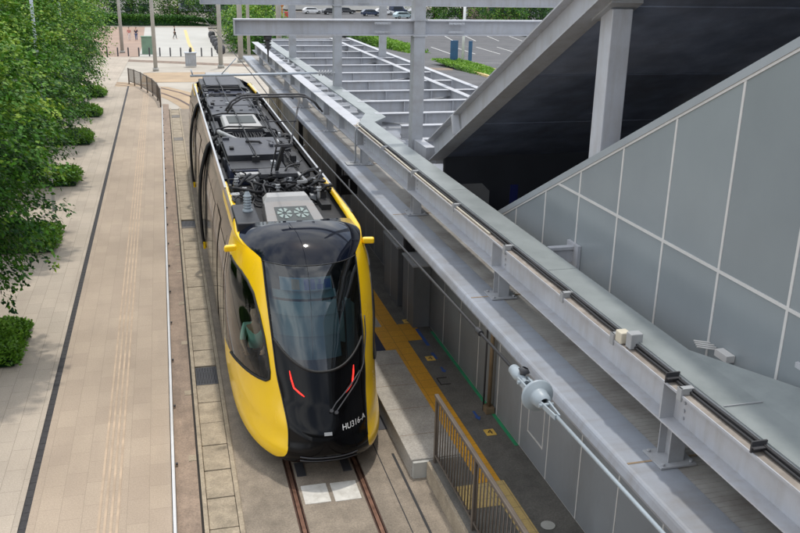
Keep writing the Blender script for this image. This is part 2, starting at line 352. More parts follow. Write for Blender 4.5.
# trackside strips
g=MB(); strip(g,-.235,.10,2,52,-.012); S('verge_concrete',g,M['brown'])
g=MB(); g.box(.10,.135,2,50.3,-.2,-.04); S('slot_groove',g,M['groove'])
g=MB()
for k in range(9): y=8+k*2.35; g.box(-.02,.10,y,y+.18,-.012,-.004)
S('anchor_plate',g,M['bed2'])
g=MB(); g.box(.135,.20,2,50.3,-.2,.012); g.box(.62,.69,2,50.3,-.2,.012); S('gutter_kerb',g,M['bed2'],bevel=.008)
g=MB()
for k in range(60):
    y=3+k*.78
    if abs(y-15.8)<.4 or abs(y-26.6)<.4: continue
    dz=random.uniform(-.006,.004); g.box(.206,.614,y+.012,y+.768,-.1,-.012+dz)
S('gutter_slab',g,M['bed2'],bevel=.008)
g=MB(); g.box(.19,.63,2,50.2,-.28,-.09); S('gutter_bed',g,M['groove'])
for yy in (15.8,26.6,41,47.5):
    g=MB(); 
    for i in range(14): g.box(.215+i*.029,.233+i*.029,yy-.36,yy+.36,-.09,-.008)
    g.box(.206,.614,yy-.38,yy-.355,-.09,-.006); g.box(.206,.614,yy+.355,yy+.38,-.09,-.006)
    S('drain_grate',g,M['dark'])
RX0,RX1=1.50,2.57
g=MB(); strip(g,.69,RX0-.065,2,50,-.004); strip(g,RX0+.065,RX1-.065,2,50,-.004); strip(g,RX1+.065,3.56,2,50,-.004); S('track_bed',g,M['bed'])
g=MB(); 
for x in (RX0,RX1): g.box(x-.065,x+.065,2,49.9,-.14,-.06)
S('rail_trough',g,M['groove'])
for x in (RX0,RX1):
    g=MB(); g.box(x-.028,x+.028,2,49.9,-.1,-.002); g.box(x-.063,x-.040,2,49.9,-.1,-.012,1); g.box(x+.046,x+.063,2,49.9,-.1,-.012,1)
    S('rail',g,[M['railtop'],M['rail']])
g=MB(); g.box(1.61,2.0,11.08,11.58,-.05,.006); g.box(2.06,2.46,11.06,11.56,-.05,.006); S('white_marker_slab',g,M['whiteblock'],bevel=.008)
g=MB(); g.box(1.6,1.74,11.85,12.25,-.05,.008); g.box(2.33,2.47,11.85,12.25,-.05,.008); S('track_fitting',g,M['dark'])
g=MB(); strip(g,2.97,2.985,2,50,.0); strip(g,3.20,3.24,2,12.2,.0); S('bed_joint',g,M['cable'])
g=MB(); g.box(3.0,3.33,13.0,13.5,-.05,.002); S('bed_patch',g,M['dark'])
# far crossing: tracks curving away to the left, a second track, plazas
CUR=[(2.03,49.5),(1.75,51.5),(1.2,54),(.35,56.6),(-.8,59),(-2.2,61.1),(-4.2,63.3),(-7,65.4),(-11,67.2),(-18,69)]
CU2=[(-18,92),(-11,90.8),(-5,88.5),(.5,84.6),(3.5,82),(7,79.5),(12,77),(24,73)]
g=MB(); strip(g,-30,16,50,75,-.02); S('crossing',g,M['lane'])
g=MB(); ribbon(g,CUR,2.3,-.012); S('track_bed',g,M['tan'])
g=MB(); strip(g,-1.6,4.8,63,72,-.008); S('crossing_apron',g,M['tan'])
g=MB(); strip(g,-40,18,75,93,-.02); S('road',g,M['lane'])
g=MB(); ribbon(g,CU2,2.6,-.010); S('track_bed',g,M['brown'])
for cu in (CUR,CU2):
    for o in (-.53,.53):
        pts=[]
        for i,(a,b) in enumerate(cu):
            p0=Vector(cu[max(i-1,0)]); p1=Vector(cu[min(i+1,len(cu)-1)]); d=(p1-p0).normalized(); pts.append((a-d.y*o,b+d.x*o))
        g=MB(); ribbon(g,pts,.17,-.004); S('rail',g,M['rail'])
g=MB(); strip(g,lin(-2.4,93,-2.7,155),lin(5.7,93,7.5,155),93,157,.0); S('plaza',g,M['plaza'])
g=MB(); strip(g,lin(-30,93,-40,155),lin(-2.4,93,-2.7,155),93,157,.0); S('brick_plaza',g,M['redbrick'])
g=MB(); strip(g,lin(2.95,97,3.4,150),lin(3.35,97,3.85,150),97,150,.006); S('plaza_line',g,M['lineyel'])
g=MB(); strip(g,-30,-3.2,50.5,93,.004); S('walkway',g,M['paving2'])
# planting strips and parking
g=MB(); strip(g,10.5,160,47,215,-.02); S('parking_asphalt',g,M['asphalt'])
g=MB()
for px,py,qx,qy in [(39.82,111.8,36.9,95.4),(42.7,111.7,39.3,95.3),(33.7,112,31.2,95.8),(36.8,112,34,95.6),(45.9,111.6,42.6,95),(49,111.3,46,95),(52.2,145,49.2,128),(56,145,53,128),(48.5,145,45.5,128),(45,145,42,128),(59.5,145,56.5,128),(28.2,82.3,40,73),(63,145,60,128),(66,111,63,95),(56,111,53,95),(59,111,56,95)]:
    ribbon(g,[(px+(qx-px)*t,py+(qy-py)*t) for t in (0,.25,.5,.75,1)],.15,-.010)
S('parking_line',g,M['markwhite'])
g=MB(); 
for i in range(12):
    a=i/12;b=(i+1)/12
    L0=lambda t:(24.1+2.1*t, 58+22*t); R0=lambda t:(25.4+1.6*t, 58+22*t)
    (x0,y0),(x1,_),(x2,y2),(x3,_)=L0(a),R0(a),R0(b),L0(b); g.face([(x0-.5,y0,zg(y0)+.12),(x1+.5,y0,zg(y0)+.12),(x2+.5,y2,zg(y2)+.12),(x3-.5,y2,zg(y2)+.12)])
S('verge_soil',g,M['grass'])
g=MB(); ribbon(g,[(23.4+2.1*t,58+22*t) for t in (0,.1,.25,.4,.55,.7,.85,1)],.25,.14,h=.2); ribbon(g,[(26.2+1.5*t,58+22*t) for t in (0,.1,.25,.4,.55,.7,.85,1)],.25,.14,h=.2); S('verge_kerb',g,M['lineyel'])
g=MB(); strip(g,9.6,23.2,16,47,-.10); S('station_road',g,M['lane'])

# ------------------------------------------------------------------ platform
g=MB(); g.box(3.33,4.17,11.46,46,-.25,.30); S('platform_edge_slab',g,M['platform'],bevel=.012)
g=MB(); g.box(4.17,5.14,2,46,-.25,.297); g.box(3.60,4.17,2,11.40,-.25,.297); p=S('platform',g,M['platdark'])
g=MB(); g.box(3.35,4.16,11.40,11.46,-.2,.27); S('platform_end',g,M['curb'])
g=MB(); y=12.2
while y<46: g.box(3.335,4.165,y,y+.012,.2975,.3012); y+=.9
S('platform_joint',g,M['brown'])
g=MB(); strip(g,4.13,4.48,10.6,46,.3025); strip(g,4.48,4.86,15.92,16.82,.302); strip(g,4.48,4.9,24,24.9,.302); S('tactile_paving',g,M['tactile'])
g=MB(); strip(g,4.27,4.53,2,10.6,.302); strip(g,3.72,4.265,10.0,10.59,.302); S('tactile_paving',g,M['tactpale'])
g=MB(); strip(g,3.93,4.15,15.55,16.75,.304); S('boarding_mark',g,M['tactile'])
g=MB(); strip(g,3.70,3.93,15.55,16.75,.304)
S('boarding_mark',g,M['navy'])
g=MB(); strip(g,5.07,5.135,11.5,16.3,.303); strip(g,lambda y:4.86+.0*y,lambda y:4.93,13.2,16.6,.303) if False else None; S('floor_line',g,M['green'])
g=MB()
for (x,y0,y1) in [(4.83,15.6,16.5),(4.80,14.95,15.25)]: strip(g,x-.035,x+.035,y0,y1,.303)
S('floor_line',g,M['blue'])
def arrow(x,y,s=1.):
    g=MB(); z=.304; g.face([(x-.022,y-.02,z),(x+.022,y-.02,z),(x+.022,y+.26*s,z),(x-.022,y+.26*s,z)]); g.face([(x-.06,y,z+.001),(x,y-.16*s,z+.001),(x+.06,y,z+.001)]); S('floor_arrow',g,M['blue'])
arrow(4.78,14.42,.6); arrow(4.80,12.55,.8)
def textmesh(body,size,mat,name,loc,parent=None,rot=(0,0,0),ext=.0,fit=None):
    c=bpy.data.curves.new(name,'FONT'); c.body=body; c.size=size; c.align_x='CENTER'; c.align_y='CENTER'; c.extrude=ext
    o=bpy.data.objects.new('tmp',c); COL.objects.link(o); bpy.context.view_layer.update()
    me=bpy.data.meshes.new_from_object(o.evaluated_get(bpy.context.evaluated_depsgraph_get())); bpy.data.objects.remove(o)
    me.materials.clear(); me.materials.append(mat); me.name=name
    t=bpy.data.objects.new(name,me); COL.objects.link(t); t.location=loc; t.rotation_euler=rot
    if parent: t.parent=parent
    return t
for x,y in [(4.74,16.95),(4.69,15.0+.0),(4.74,13.32),(4.83,12.0)]:
    if abs(y-13.32)<.01: continue
    g=MB(); g.box(x-.085,x+.085,y-.10,y+.10,.298,.305); fs=S('floor_number_plate',g,M['signyel'])
    t=textmesh('4',.19,M['black'],'digit',(x,y,.3062),fs); 
g=MB(); g.box(4.55,4.75,13.85,13.87,.2975,.303); g.box(4.55,4.75,14.12,14.14,.2975,.303); g.box(4.55,4.57,13.85,14.14,.2975,.3025); S('floor_hatch',g,M['groove'])
g=MB(); g.cyl((4.72,9.4,.298),(4.72,9.4,.306),.10,n=20); S('floor_marker_disc',g,M['curb'])
g=MB(); g.box(3.55,3.60,2,11.35,-.2,.305); S('ramp_kerb',g,M['bed2'],bevel=.01)

# ------------------------------------------------------------------ platform railing
t=thing('platform_railing','bronze metal railing with thin vertical bars at the near end of the platform','railing',(3.66,6.9,.3))
def L(o): o.matrix_parent_inverse=Matrix(); return o
def child(mb,name,mat,par,**k):
    o=mb.build(name,mat,None,**k); o.parent=par; lo=par.location; o.matrix_parent_inverse=(Matrix.Translation(par.location)@par.rotation_euler.to_matrix().to_4x4()).inverted(); return o
g=MB(); g.box(3.635,3.70,2.5,11.36,1.40,1.46); child(g,'top_rail',M['railing'],t,bevel=.012)
g=MB(); g.box(3.655,3.685,2.5,11.33,.42,.45); child(g,'bottom_rail',M['railing'],t)
b0=None
for i in range(74):
    if b0 is None:
        g=MB(); g.cyl((3.67,2.6,.45),(3.67,2.6,1.40),.009,n=6); b0=child(g,'baluster',M['railing'],t)
    else:
        b=b0.copy(); COL.objects.link(b); b.location.y=i*.118
for y in (11.32,9.55,7.75,5.95,4.15):
    g=MB(); g.box(3.65,3.69,y-.03,y+.03,.29,1.40); child(g,'post',M['railing'],t)

# ------------------------------------------------------------------ grey platform wall
t=thing('platform_wall','grey panelled platform wall with thin white joints under the flat canopy','wall',(5.2,10,.3))
g=MB(); 
ys=[2.23+1.03*k for k in range(43)]
for a,b in zip(ys,ys[1:]): g.box(5.14,5.24,a+.012,b-.012,.31,3.16)
child(g,'panel',M['wallgrey'],t,bevel=.004,seg=1)
g=MB(); g.box(5.15,5.23,2,46,.29,3.155)
child(g,'joint',M['joint'],t)
g=MB()
for a in ys: g.box(5.1345,5.15,a-.011,a+.011,.31,3.16)
child(g,'joint',M['joint'],t)
g=MB(); g.box(5.127,5.1405,11.18,11.2,.75,2.4); g.box(5.127,5.1405,10.62,11.2,.73,.75); g.box(5.127,5.1405,10.62,10.64,.75,2.4); child(g,'hatch_frame',M['joint'],t)
g=MB(); g.box(5.11,5.14,10.5,10.72,1.72,2.05); child(g,'notice_plate',M['beige'],t,bevel=.006)
t=thing('wall_post','slim bronze service post standing against the grey platform wall','post',(5.04,12.67,.3))
g=MB(); g.cyl((5.05,12.67,.3),(5.05,12.67,3.1),.035,n=12); child(g,'pipe',M['brass'],t)
g=MB(); g.cyl((4.98,12.75,.3),(4.98,12.75,3.1),.018,n=8); child(g,'conduit',M['dark'],t)
g=MB(); g.box(4.97,5.13,12.58,12.78,.3,.42); child(g,'base',M['brass'],t,bevel=.01)
g=MB(); g.cyl((5.05,12.67,2.05),(5.05,12.67,2.13),.042,n=12); child(g,'collar',M['dark'],t)
# the equipment cabinet standing against the wall
t=thing('equipment_cabinet','tall grey cabinet with flat steel lids built against the platform wall beside the tram','cabinet',(4.95,17.8,.3))
for a,b in ((16.56,17.42),(17.86,19.14)):
    g=MB(); g.box(4.76,5.13,a,b,.3,1.66); child(g,'body',M['wallgrey'],t,bevel=.006)
    g=MB(); g.box(4.73,5.135,a-.03,b+.03,1.665,1.71); child(g,'lid',M['lidlit'],t,bevel=.006)
for y in (16.99,18.5):
    g=MB(); g.box(4.752,4.761,y-.01,y+.01,.32,1.65); child(g,'joint',M['joint'],t)
g=MB(); g.box(4.82,4.98,17.5,17.66,.3,3.0); g.cyl((4.9,17.76,.3),(4.9,17.76,3.0),.025); child(g,'pillar',M['dark'],t)

# ------------------------------------------------------------------ canopy over the platform
Y0,Y1=1.0,46.3
cp=thing('platform_canopy','long flat grey metal canopy roof with a rounded eave along the tram platform','canopy roof',(4.5,20,3.2))
g=MB(); prof=[(4.36,3.2),(3.945,3.2),(3.925,3.195),(3.91,3.18),(3.90,3.155),(3.885,3.09),(3.90,3.05),(4.36,3.02)]
for (a,b),(c,d) in zip(prof,prof[1:]): g.face([(a,Y0,b),(c,Y0,d),(c,Y1,d),(a,Y1,b)],0,False)
g.face([(x,Y1,z) for x,z in prof]); g.face([(x,Y0,z) for x,z in prof[::-1]])
child(g,'eave',M['roof'],cp)
g=MB(); y=Y0; pts=[]
while y<Y1-.08: pts+= [(y,3.195),(y+.034,3.195),(y+.039,3.191),(y+.068,3.191)]; y+=.072
for (a,za),(b,zb) in zip(pts,pts[1:]): g.face([(4.36,a,za),(5.24 if a<19.8 else 4.72,a,za),(5.24 if a<19.8 else 4.72,b,zb),(4.36,b,zb)])
g.box(4.36,5.13,Y0,Y1,3.0,3.1)
child(g,'corrugated_deck',M['corr'],cp)
SY=[6.34+4.446*k-4.446 for k in range(10)]
for y in SY:
    g=MB(); g.box(3.94,4.9,y-.012,y+.012,3.199,3.2045); child(g,'rust_seam',M['rust'],cp)
for y in (25.6,33.3,40):
    g=MB(); g.box(4.82,4.98,y-.08,y+.08,.3,3.0); child(g,'column',M['dark'],cp)
# edge beam carried on stub posts
eb=thing('edge_beam','long pale steel I-beam on short stub posts above the platform canopy roof','steel beam',(4.35,20,3.65))
BX=4.36
g=MB(); g.box(BX-.155,BX+.155,Y0,44.4,3.635,3.652); g.box(BX-.007,BX+.007,Y0,44.4,3.652,4.02)
child(g,'web',M['steel'],eb)
g=MB(); g.box(BX-.155,BX+.155,Y0,20.2,4.02,4.036); child(g,'top_flange',M['beamtop'],eb)
g=MB(); g.box(BX-.155,BX+.155,20.2,44.4,4.02,4.036); child(g,'top_flange',M['steel'],eb)
g=MB(); g.box(BX-.162,BX-.150,Y0,44.4,4.018,4.040); child(g,'flange_lip',M['steel'],eb)
for k,y in enumerate(SY):
    s=MB(); s.ibeam((BX+.02,y,3.21),(BX+.02,y,3.634),.2,.16,tf=.014,tw=.01,up=(0,1,0)); q=child(s,'stub_post',M['steel2'],eb)
    s=MB(); s.box(BX-.17,BX+.2,y-.17,y+.17,3.205,3.222); 
    for dx in (-.13,.16):
        for dy in (-.13,.13): s.cyl((BX+dx,y+dy,3.222),(BX+dx,y+dy,3.245),.018,n=6)
    child(s,'base_plate',M['steel2'],eb)
    s=MB(); s.box(BX-.15,BX-.007,y-.012,y+.012,3.652,4.02); s.box(BX-.15,BX-.007,y-.10,y-.088,3.652,4.02) if False else None
    for i in range(4):
        for dy in (-.17,.17): s.cyl((BX-.007,y+dy,3.72+i*.075),(BX-.024,y+dy,3.72+i*.075),.014,n=6)
    child(s,'stiffener',M['steel2'],eb)
g=MB()
for k,y in enumerate([8.6+2.223*j for j in range(16)]): 
    if y>20: g.box(BX-.15,BX-.007,y-.008,y+.008,3.652,4.02)
child(g,'stiffener',M['steel2'],eb)
# conduits on the flange
cb=thing('cable_run','black cables and a grey conduit clipped along the top of the steel beam','cable run',(4.5,10,4.05))
g=MB()
for dx,dz,r in ((-.072,.020,.014),(-.048,.022,.012),(-.058,.046,.012)):
    pth=[(BX+dx+random.uniform(-.006,.006),y,4.036+dz+random.uniform(0,.012)) for y in np.arange(Y0,20.3,.45)]; g.tube(pth,r,6)
child(g,'cable',M['cable'],cb)
g=MB(); g.box(BX-.040,BX-.034,Y0,20.0,4.037,4.10); g.box(BX+.145,BX+.152,Y0,20.0,4.037,4.08); child(g,'tray',M['pipe'],cb)
for y in [4.15,6.05,7.3,8.5,10.3,12.5,14.9,17.2]:
    s=MB(); s.box(BX-.17,BX+.10,y-.03,y+.03,4.038,4.10); s.box(BX-.175,BX-.155,y-.035,y+.035,3.98,4.10); child(s,'clamp',M['pipe'],cb)
for y in (6.22,4.98,3.9):
    s=MB(); s.box(BX-.17,BX-.03,y+.06,y+.075,4.038,4.135); s.box(BX-.17,BX-.03,y+.02,y+.06,4.085,4.095); child(s,'clip',M['dark'],cb)
g=MB(); g.box(BX-.13,BX+.0,7.0,7.1,4.04,4.2); child(g,'junction_box',M['pipe'],cb,bevel=.008)
g=MB(); g.box(BX-.16,BX-.05,7.14,7.26,4.04,4.16); child(g,'junction_box',M['beige'],cb,bevel=.012)
g=MB(); g.tube([(4.05,19.75,3.23),(4.16,19.72,3.24),(4.17,19.7,3.4),(4.17,19.7,3.95),(4.2,19.7,4.05),(4.36,19.7,4.09)],.022,8); g.box(3.95,4.3,19.55,19.9,3.205,3.225)
child(g,'riser',M['pipe'],cb)
g=MB(); g.tube([(BX-.02,20.2,4.08),(BX-.10,20.0,4.08),(BX-.115,15,4.055),(BX-.11,11,4.055)],.014,6); child(g,'hose',M['beige'],cb)

# cover sheets
cv=thing('cover_sheet','pale blue-green metal cover strip with a sideways jog running beside the steel beam','metal cover',(4.6,15,4.1))
def sheet(pts,z,th=.03):
    g=MB(); g.face([(x,y,z) for x,y in pts]); g.face([(x,y,z-th) for x,y in pts[::-1]])
    for (a,b),(c,d) in zip(pts,pts[1:]+pts[:1]): g.face([(a,b,z-th),(c,d,z-th),(c,d,z),(a,b,z)])
    return g
seg=[(1.0,4.0),(4.01,5.62),(5.63,9.2),(9.21,13.3),(13.31,17.2),(17.21,20.05)]
for a,b in seg:
    wx=4.70 if a>5.6 else 4.72
    child(sheet([(4.332,a),(wx,a),(wx,b),(4.332,b)],4.115),'sheet',M['cover'],cv)
child(sheet([(4.332,20.055),(4.70,20.055),(5.15,20.75),(4.76,21.35)],4.115),'sheet',M['cover'],cv)
for a,b in ((21.36,26),(26.01,31),(31.01,37),(37.01,44.2)):
    child(sheet([(4.76,a),(5.15,a if a>21.4 else 20.76),(5.15,b),(4.76,b)],4.115),'sheet',M['cover'],cv)
# flared end of the cover towards the stair wall
g=MB(); g.face([(4.70,6.75,4.113),(4.70,3.0,4.113),(5.235,3.0,4.16),(5.235,5.6,4.15)]); g.face([(4.70,6.75,4.113),(5.235,5.6,4.15),(5.235,6.5,3.94)]); child(g,'flared_sheet',M['cover'],cv)
for a in (5.62,4.0):
    g=MB(); g.box(4.336,4.71,a+.002,a+.012,4.10,4.127); child(g,'seam',M['pipe'],cv)
g=MB(); g.box(4.324,4.334,1,20.05,4.06,4.118); g.box(4.695,4.708,1,20.05,3.98,4.112); child(g,'edge_trim',M['cover'],cv)
g=MB(); g.box(4.85,5.235,10.30,10.40,3.98,4.02); g.box(5.20,5.245,10.18,10.52,3.72,4.06); g.box(4.9,5.235,10.33,10.37,3.80,3.98); child(g,'wall_bracket',M['steel'],cv)
g=MB(); g.bar((5.12,5.78,4.36),(5.12,3.6,4.36),.03,.05); g.bar((5.12,5.75,4.08),(5.12,5.75,4.36),.03,.04); child(g,'guard_bar',M['steel2'],cv)

# ------------------------------------------------------------------ open steel roof frame
rf=thing('steel_roof_frame','open grid of pale steel cross beams over the far part of the platform canopy','steel frame',(7,30,4))
ZT=4.12
cyb=[17.8,19.5,21.3,23.4,25.5,27.8,30.2,32.7,35.4,38.2,41.2,44.3]
for i,y in enumerate(cyb):
    g=MB(); g.ibeam((5.0 if y>21 else 5.2,y,ZT-.16),(9.1,y,ZT-.16),.32,.22,tf=.02,tw=.014); 
    for x in (6.3,7.7): g.box(x-.01,x+.01,y-.1,y+.1,ZT-.30,ZT-.02)
    child(g,'cross_beam',M['steel'],rf)
for x,z,a,b in ((9.2,ZT+.03,16.5,45.5),(8.35,ZT+.01,17,45.5)):
    g=MB(); g.ibeam((x,a,z-.16),(x,b,z-.16),.34,.2,tf=.02,tw=.014); child(g,'edge_purlin',M['steel'],rf)
g=MB(); 
for y in [21.0+1.12*k for k in range(21)]: g.box(BX+.16,4.755,y-.05,y+.05,3.96,4.03)
child(g,'rib',M['steel2'],rf)
g=MB(); 
for a,b in zip(cyb[1:-1:2],cyb[2::2]): 
    g.cyl((5.2,a,3.9),(8.3,b,3.9),.025,n=6); g.cyl((8.3,a,3.88),(5.2,b,3.88),.025,n=6)
child(g,'brace',M['steel2'],rf)
g=MB(); 
for a,b in zip(cyb,cyb[1:]):
    for x in (5.9,7.1): g.cyl((x,a+.1,3.62),(x+.25,b-.1,3.62),.04,n=6)
child(g,'pipe',M['pipe'],rf)
g=MB(); g.box(5.25,9.15,17.2,45.8,3.30,3.36); child(g,'under_roof',M['roof'],rf)
g=MB(); g.box(4.73,5.24,20,45.8,3.05,3.12); child(g,'gap_shade_plate',M['hallgrey'],rf)  # dark plate, its colour standing in for shade in the open gap
g=MB(); g.box(5.25,9.2,45.5,45.6,3.3,4.1); child(g,'end_beam',M['steel'],rf)
for x,y in ((9.2,20),(9.2,29),(9.2,38),(9.2,45)):
    g=MB(); g.box(x-.1,x+.1,y-.1,y+.1,-.1,3.7); child(g,'column',M['steel2'],rf)
g=MB(); g.box(5.0,5.2,16.75,17.9,3.8,4.13); g.box(5.2,6.6,16.72,16.95,3.8,4.12); child(g,'corner_beam',M['steel'],rf)

# ------------------------------------------------------------------ overhead gantries
def gantry(label,Y,x0,x1,z0,z1,cols,group='steel gantries over the tram line',bays=()):
    t=thing('steel_gantry',label,'gantry',(5.1,Y,0),group=None)
    g=MB(); h=z1-z0; g.ibeam((x0,Y,(z0+z1)/2),(x1,Y,(z0+z1)/2),h,.26,tf=.025,tw=.016); g.box(x0,x0+.016,Y-.12,Y+.12,z0+.03,z1-.03)
    child(g,'crossbeam',M['steel'],t)
    for cx,cw,cz0,cz1 in cols:
        g=MB(); g.box(cx-cw/2,cx+cw/2,Y-cw/2-.02,Y+cw/2+.02,cz0,cz1); child(g,'column',M['steel2'],t,bevel=.012)
        for z in (z0-.012,z1-.012):
            g=MB(); g.box(cx-cw/2-.03,cx+cw/2+.03,Y-cw/2-.05,Y+cw/2+.05,z,z+.026); child(g,'collar',M['steel2'],t)
        for s in (-1,1):
            g=MB(); xx=cx+s*.78
            for dz in (.05,h-.09):
                g.box(xx-.17,xx+.17,Y-.150,Y-.128,z0+dz,z0+dz+.045)
            for i in range(5):
                for dz in (.07,h-.07): g.cyl((xx-.13+i*.065,Y-.15,z0+dz),(xx-.13+i*.065,Y-.165,z0+dz),.012,n=6)
            child(g,'splice',M['steel2'],t)
    return t
ga=gantry('nearer pale steel gantry with a bolted crossbeam reaching over the tram',17.8,1.35,11.2,6.25,6.56,[(5.07,.24,3.9,9.6)])
g=MB(); g.cyl((2.0,17.8,6.25),(2.0,17.8,6.15),.09,.07,12); g.lathe((2.0,17.8,6.15),(0,0,-1),[(0,.03),(.02,.08),(.05,.03),(.08,.08),(.11,.03),(.14,.07),(.17,.02),(.30,.014),(.42,.012)],12); child(g,'wire_hanger',M['dark'],ga)
gb=gantry('farther pale steel gantry whose crossbeam shows along the top of the picture',26.8,1.1,16,6.47,6.85,[(5.1,.24,3.9,9.8)])
gc=gantry('third steel gantry column behind the two crossbeams',35.8,4.3,9.6,7.6,7.9,[(5.0,.26,3.9,10),(8.7,.26,3.3,10)])
del gc['label']; gc['label']='farthest steel gantry with two tall columns rising from the open roof frame'
# bracket tube with insulator holding the overhead wire
t=thing('wire_bracket','grey horizontal bracket tube with a ribbed insulator reaching over the tram roof','bracket',(5.0,26.6,4.45))
g=MB(); g.cyl((.71,26.6,4.47),(4.45,26.6,4.52),.035,n=10); child(g,'tube',M['galv'],t)
g=MB(); g.lathe((4.45,26.6,4.52),(1,0,0),[(0,.03)]+[(.03+.09*i+d,r) for i in range(5) for d,r in ((0,.03),(.03,.085),(.05,.085),(.06,.03))]+[(.54,.03)],12); child(g,'insulator',M['pipe'],t)
g=MB(); g.cyl((.78,26.6,4.5),(.74,26.6,4.66),.02); g.cyl((1.6,26.6,4.5),(2.03,26.4,4.98),.014); child(g,'steady_arm',M['galv'],t)
# overhead contact wire and tension insulator
def wz(y): return 4.96+(5.15-4.96)*(15-y)/12 if y<15 else 4.96+(.11)*min(1,(y-15)/6)
t=thing('contact_wire','thin overhead wire running along the tram track above the roof','overhead wire',(2.03,20,5))
g=MB(); g.tube([(2.03,y,wz(y)) for y in (4.72,8,12,15,18,22,30,40,50,60)],.0105,6); child(g,'wire',M['cable'],t)
g=MB(); g.cyl((2.03,5.32,wz(5.3)),(2.03,5.40,wz(5.4)),.022,n=8); child(g,'clamp',M['cable'],t)
t=thing('tension_insulator','pale grey disc insulator with clevis fittings in the near overhead wire','insulator',(2.03,4.25,5.12))
o=Vector((2.03,4.72,wz(4.72))); e=Vector((2.03,4.02,wz(4.0))); dr=(e-o).normalized()
g=MB(); g.lathe(o,dr,[(0,.012),(.01,.035),(.10,.04),(.13,.03),(.2,.016),(.22,.016)],14); child(g,'socket',M['insul'],t)
g=MB(); g.lathe(o+dr*.36,dr,[(0,.02),(.012,.092),(.03,.102),(.045,.096),(.052,.06),(.07,.055),(.12,.05),(.14,.03)],28); child(g,'disc',M['insul'],t)
g=MB(); 
for s in (-1,1): g.bar(o+dr*.16+Vector((.03*s,0,0)),o+dr*.38+Vector((.03*s,0,0)),.012,.035,m=0)
g.cyl(o+dr*.2+Vector((-.05,0,0)),o+dr*.2+Vector((.05,0,0)),.012,n=8); g.cyl(o+dr*.3+Vector((-.05,0,-.0)),o+dr*.3+Vector((.05,0,0)),.012,n=8)
for s in (-1,1): g.bar(o+dr*.48+Vector((.025*s,0,0)),o+dr*.68+Vector((.012*s,0,0)),.01,.03)
g.cyl(o+dr*.52+Vector((-.045,0,0)),o+dr*.52+Vector((.045,0,0)),.012,n=8)
child(g,'clevis',M['insul'],t)
g=MB(); g.lathe(o+dr*.14,Vector((.35,0,1)),[(-.02,.02),(.03,.02),(.05,.04),(.07,.02)],10); child(g,'pin',M['dark'],t)
t=thing('anchor_cable','thicker pale blue stay cable from the insulator down to the near edge','stay cable',(2.03,2,5.15))
g=MB(); a=o+dr*.66; g.tube([a,Vector((2.03,3,wz(3))),Vector((2.03,1.2,wz(1.2)))],.0105,10); child(g,'cable',M['insul'],t)

# ------------------------------------------------------------------ stair enclosure
SL=-(7.03-3.86)/(12.97-6.56)              # rise per metre towards the camera
def ptop(y): return 3.86+SL*(y-12.97)
se=thing('stair_enclosure','large grey panelled stair wall with white joints and a sloping top edge','stair enclosure',(5.3,9,3.2))
GX=5.25
mu=[7.0*GX/5.1-.0+k*1.055 for k in range(-6,7)]
mu=[m for m in mu]
hm=4.72
def panel(y0,y1,zlo,zhi):                  # clip against the sloped top
    g=MB(); pts=[]
    y0+=.014;y1-=.014
    t0=min(zhi,ptop(y0)-.10); t1=min(zhi,ptop(y1)-.10)
    if t0<=zlo+.03: return None
    if t1<=zlo:
        yc=12.97+((zlo+.10)-3.86)/SL; pts=[(y0,zlo),(yc,zlo),(y0,t0)]
    elif ptop(y0)-.10>zhi and ptop(y1)-.10<zhi:
        yk=12.97+((zhi+.10)-3.86)/SL; pts=[(y0,zlo),(y1,zlo),(y1,t1),(yk,zhi),(y0,zhi)]
    else: pts=[(y0,zlo),(y1,zlo),(y1,t1),(y0,t0)]
    g.face([(GX,a,b) for a,b in pts][::-1]); g.face([(GX+.05,a,b) for a,b in pts])
    for (a,b),(c,d) in zip(pts,pts[1:]+pts[:1]): g.face([(GX,a,b),(GX,c,d),(GX+.05,c,d),(GX+.05,a,b)])
    return g
for a,b in zip(mu,mu[1:]):
    for zl,zh in ((3.19,hm-.014),(hm+.014,9)):
        g=panel(a,b,zl,zh)
        if g: child(g,'panel',M['gpanel'],se)
ya,yb=1.0,13.3
g=MB(); 
g.face([(GX+.012,ya,3.19),(GX+.012,ya,ptop(ya)-.08),(GX+.012,yb,ptop(yb)-.08),(GX+.012,yb,3.19)]); child(g,'joint_sheet',M['joint'],se)
g=MB()
for m in mu:
    zt=ptop(m)-.09
    if zt>3.25: g.box(GX-.006,GX+.012,m-.017,m+.017,3.19,zt)
yk=12.97+((hm+.1)-3.86)/SL; g.box(GX-.009,GX+.012,ya,yk,hm-.017,hm+.017)
g.bar((GX+.001,ya,ptop(ya)-.095),(GX+.001,yb,ptop(yb)-.095),.022,.034,m=0)
child(g,'joint',M['joint'],se)
g=MB(); g.bar((GX+.05,ya,ptop(ya)-.035),(GX+.05,yb,ptop(yb)-.035),.14,.085); child(g,'coping',M['coping'],se)
# debris and fixing at the wall foot
g=MB(); g.box(5.15,5.245,6.75,6.95,3.92,3.99); 
for i in range(4): g.cyl((5.08+.02*i,7.15+.05*i,3.93),(5.22+.02*i,7.0+.05*i,3.95),.01,n=5)
child(g,'fixing',M['joint'],se)
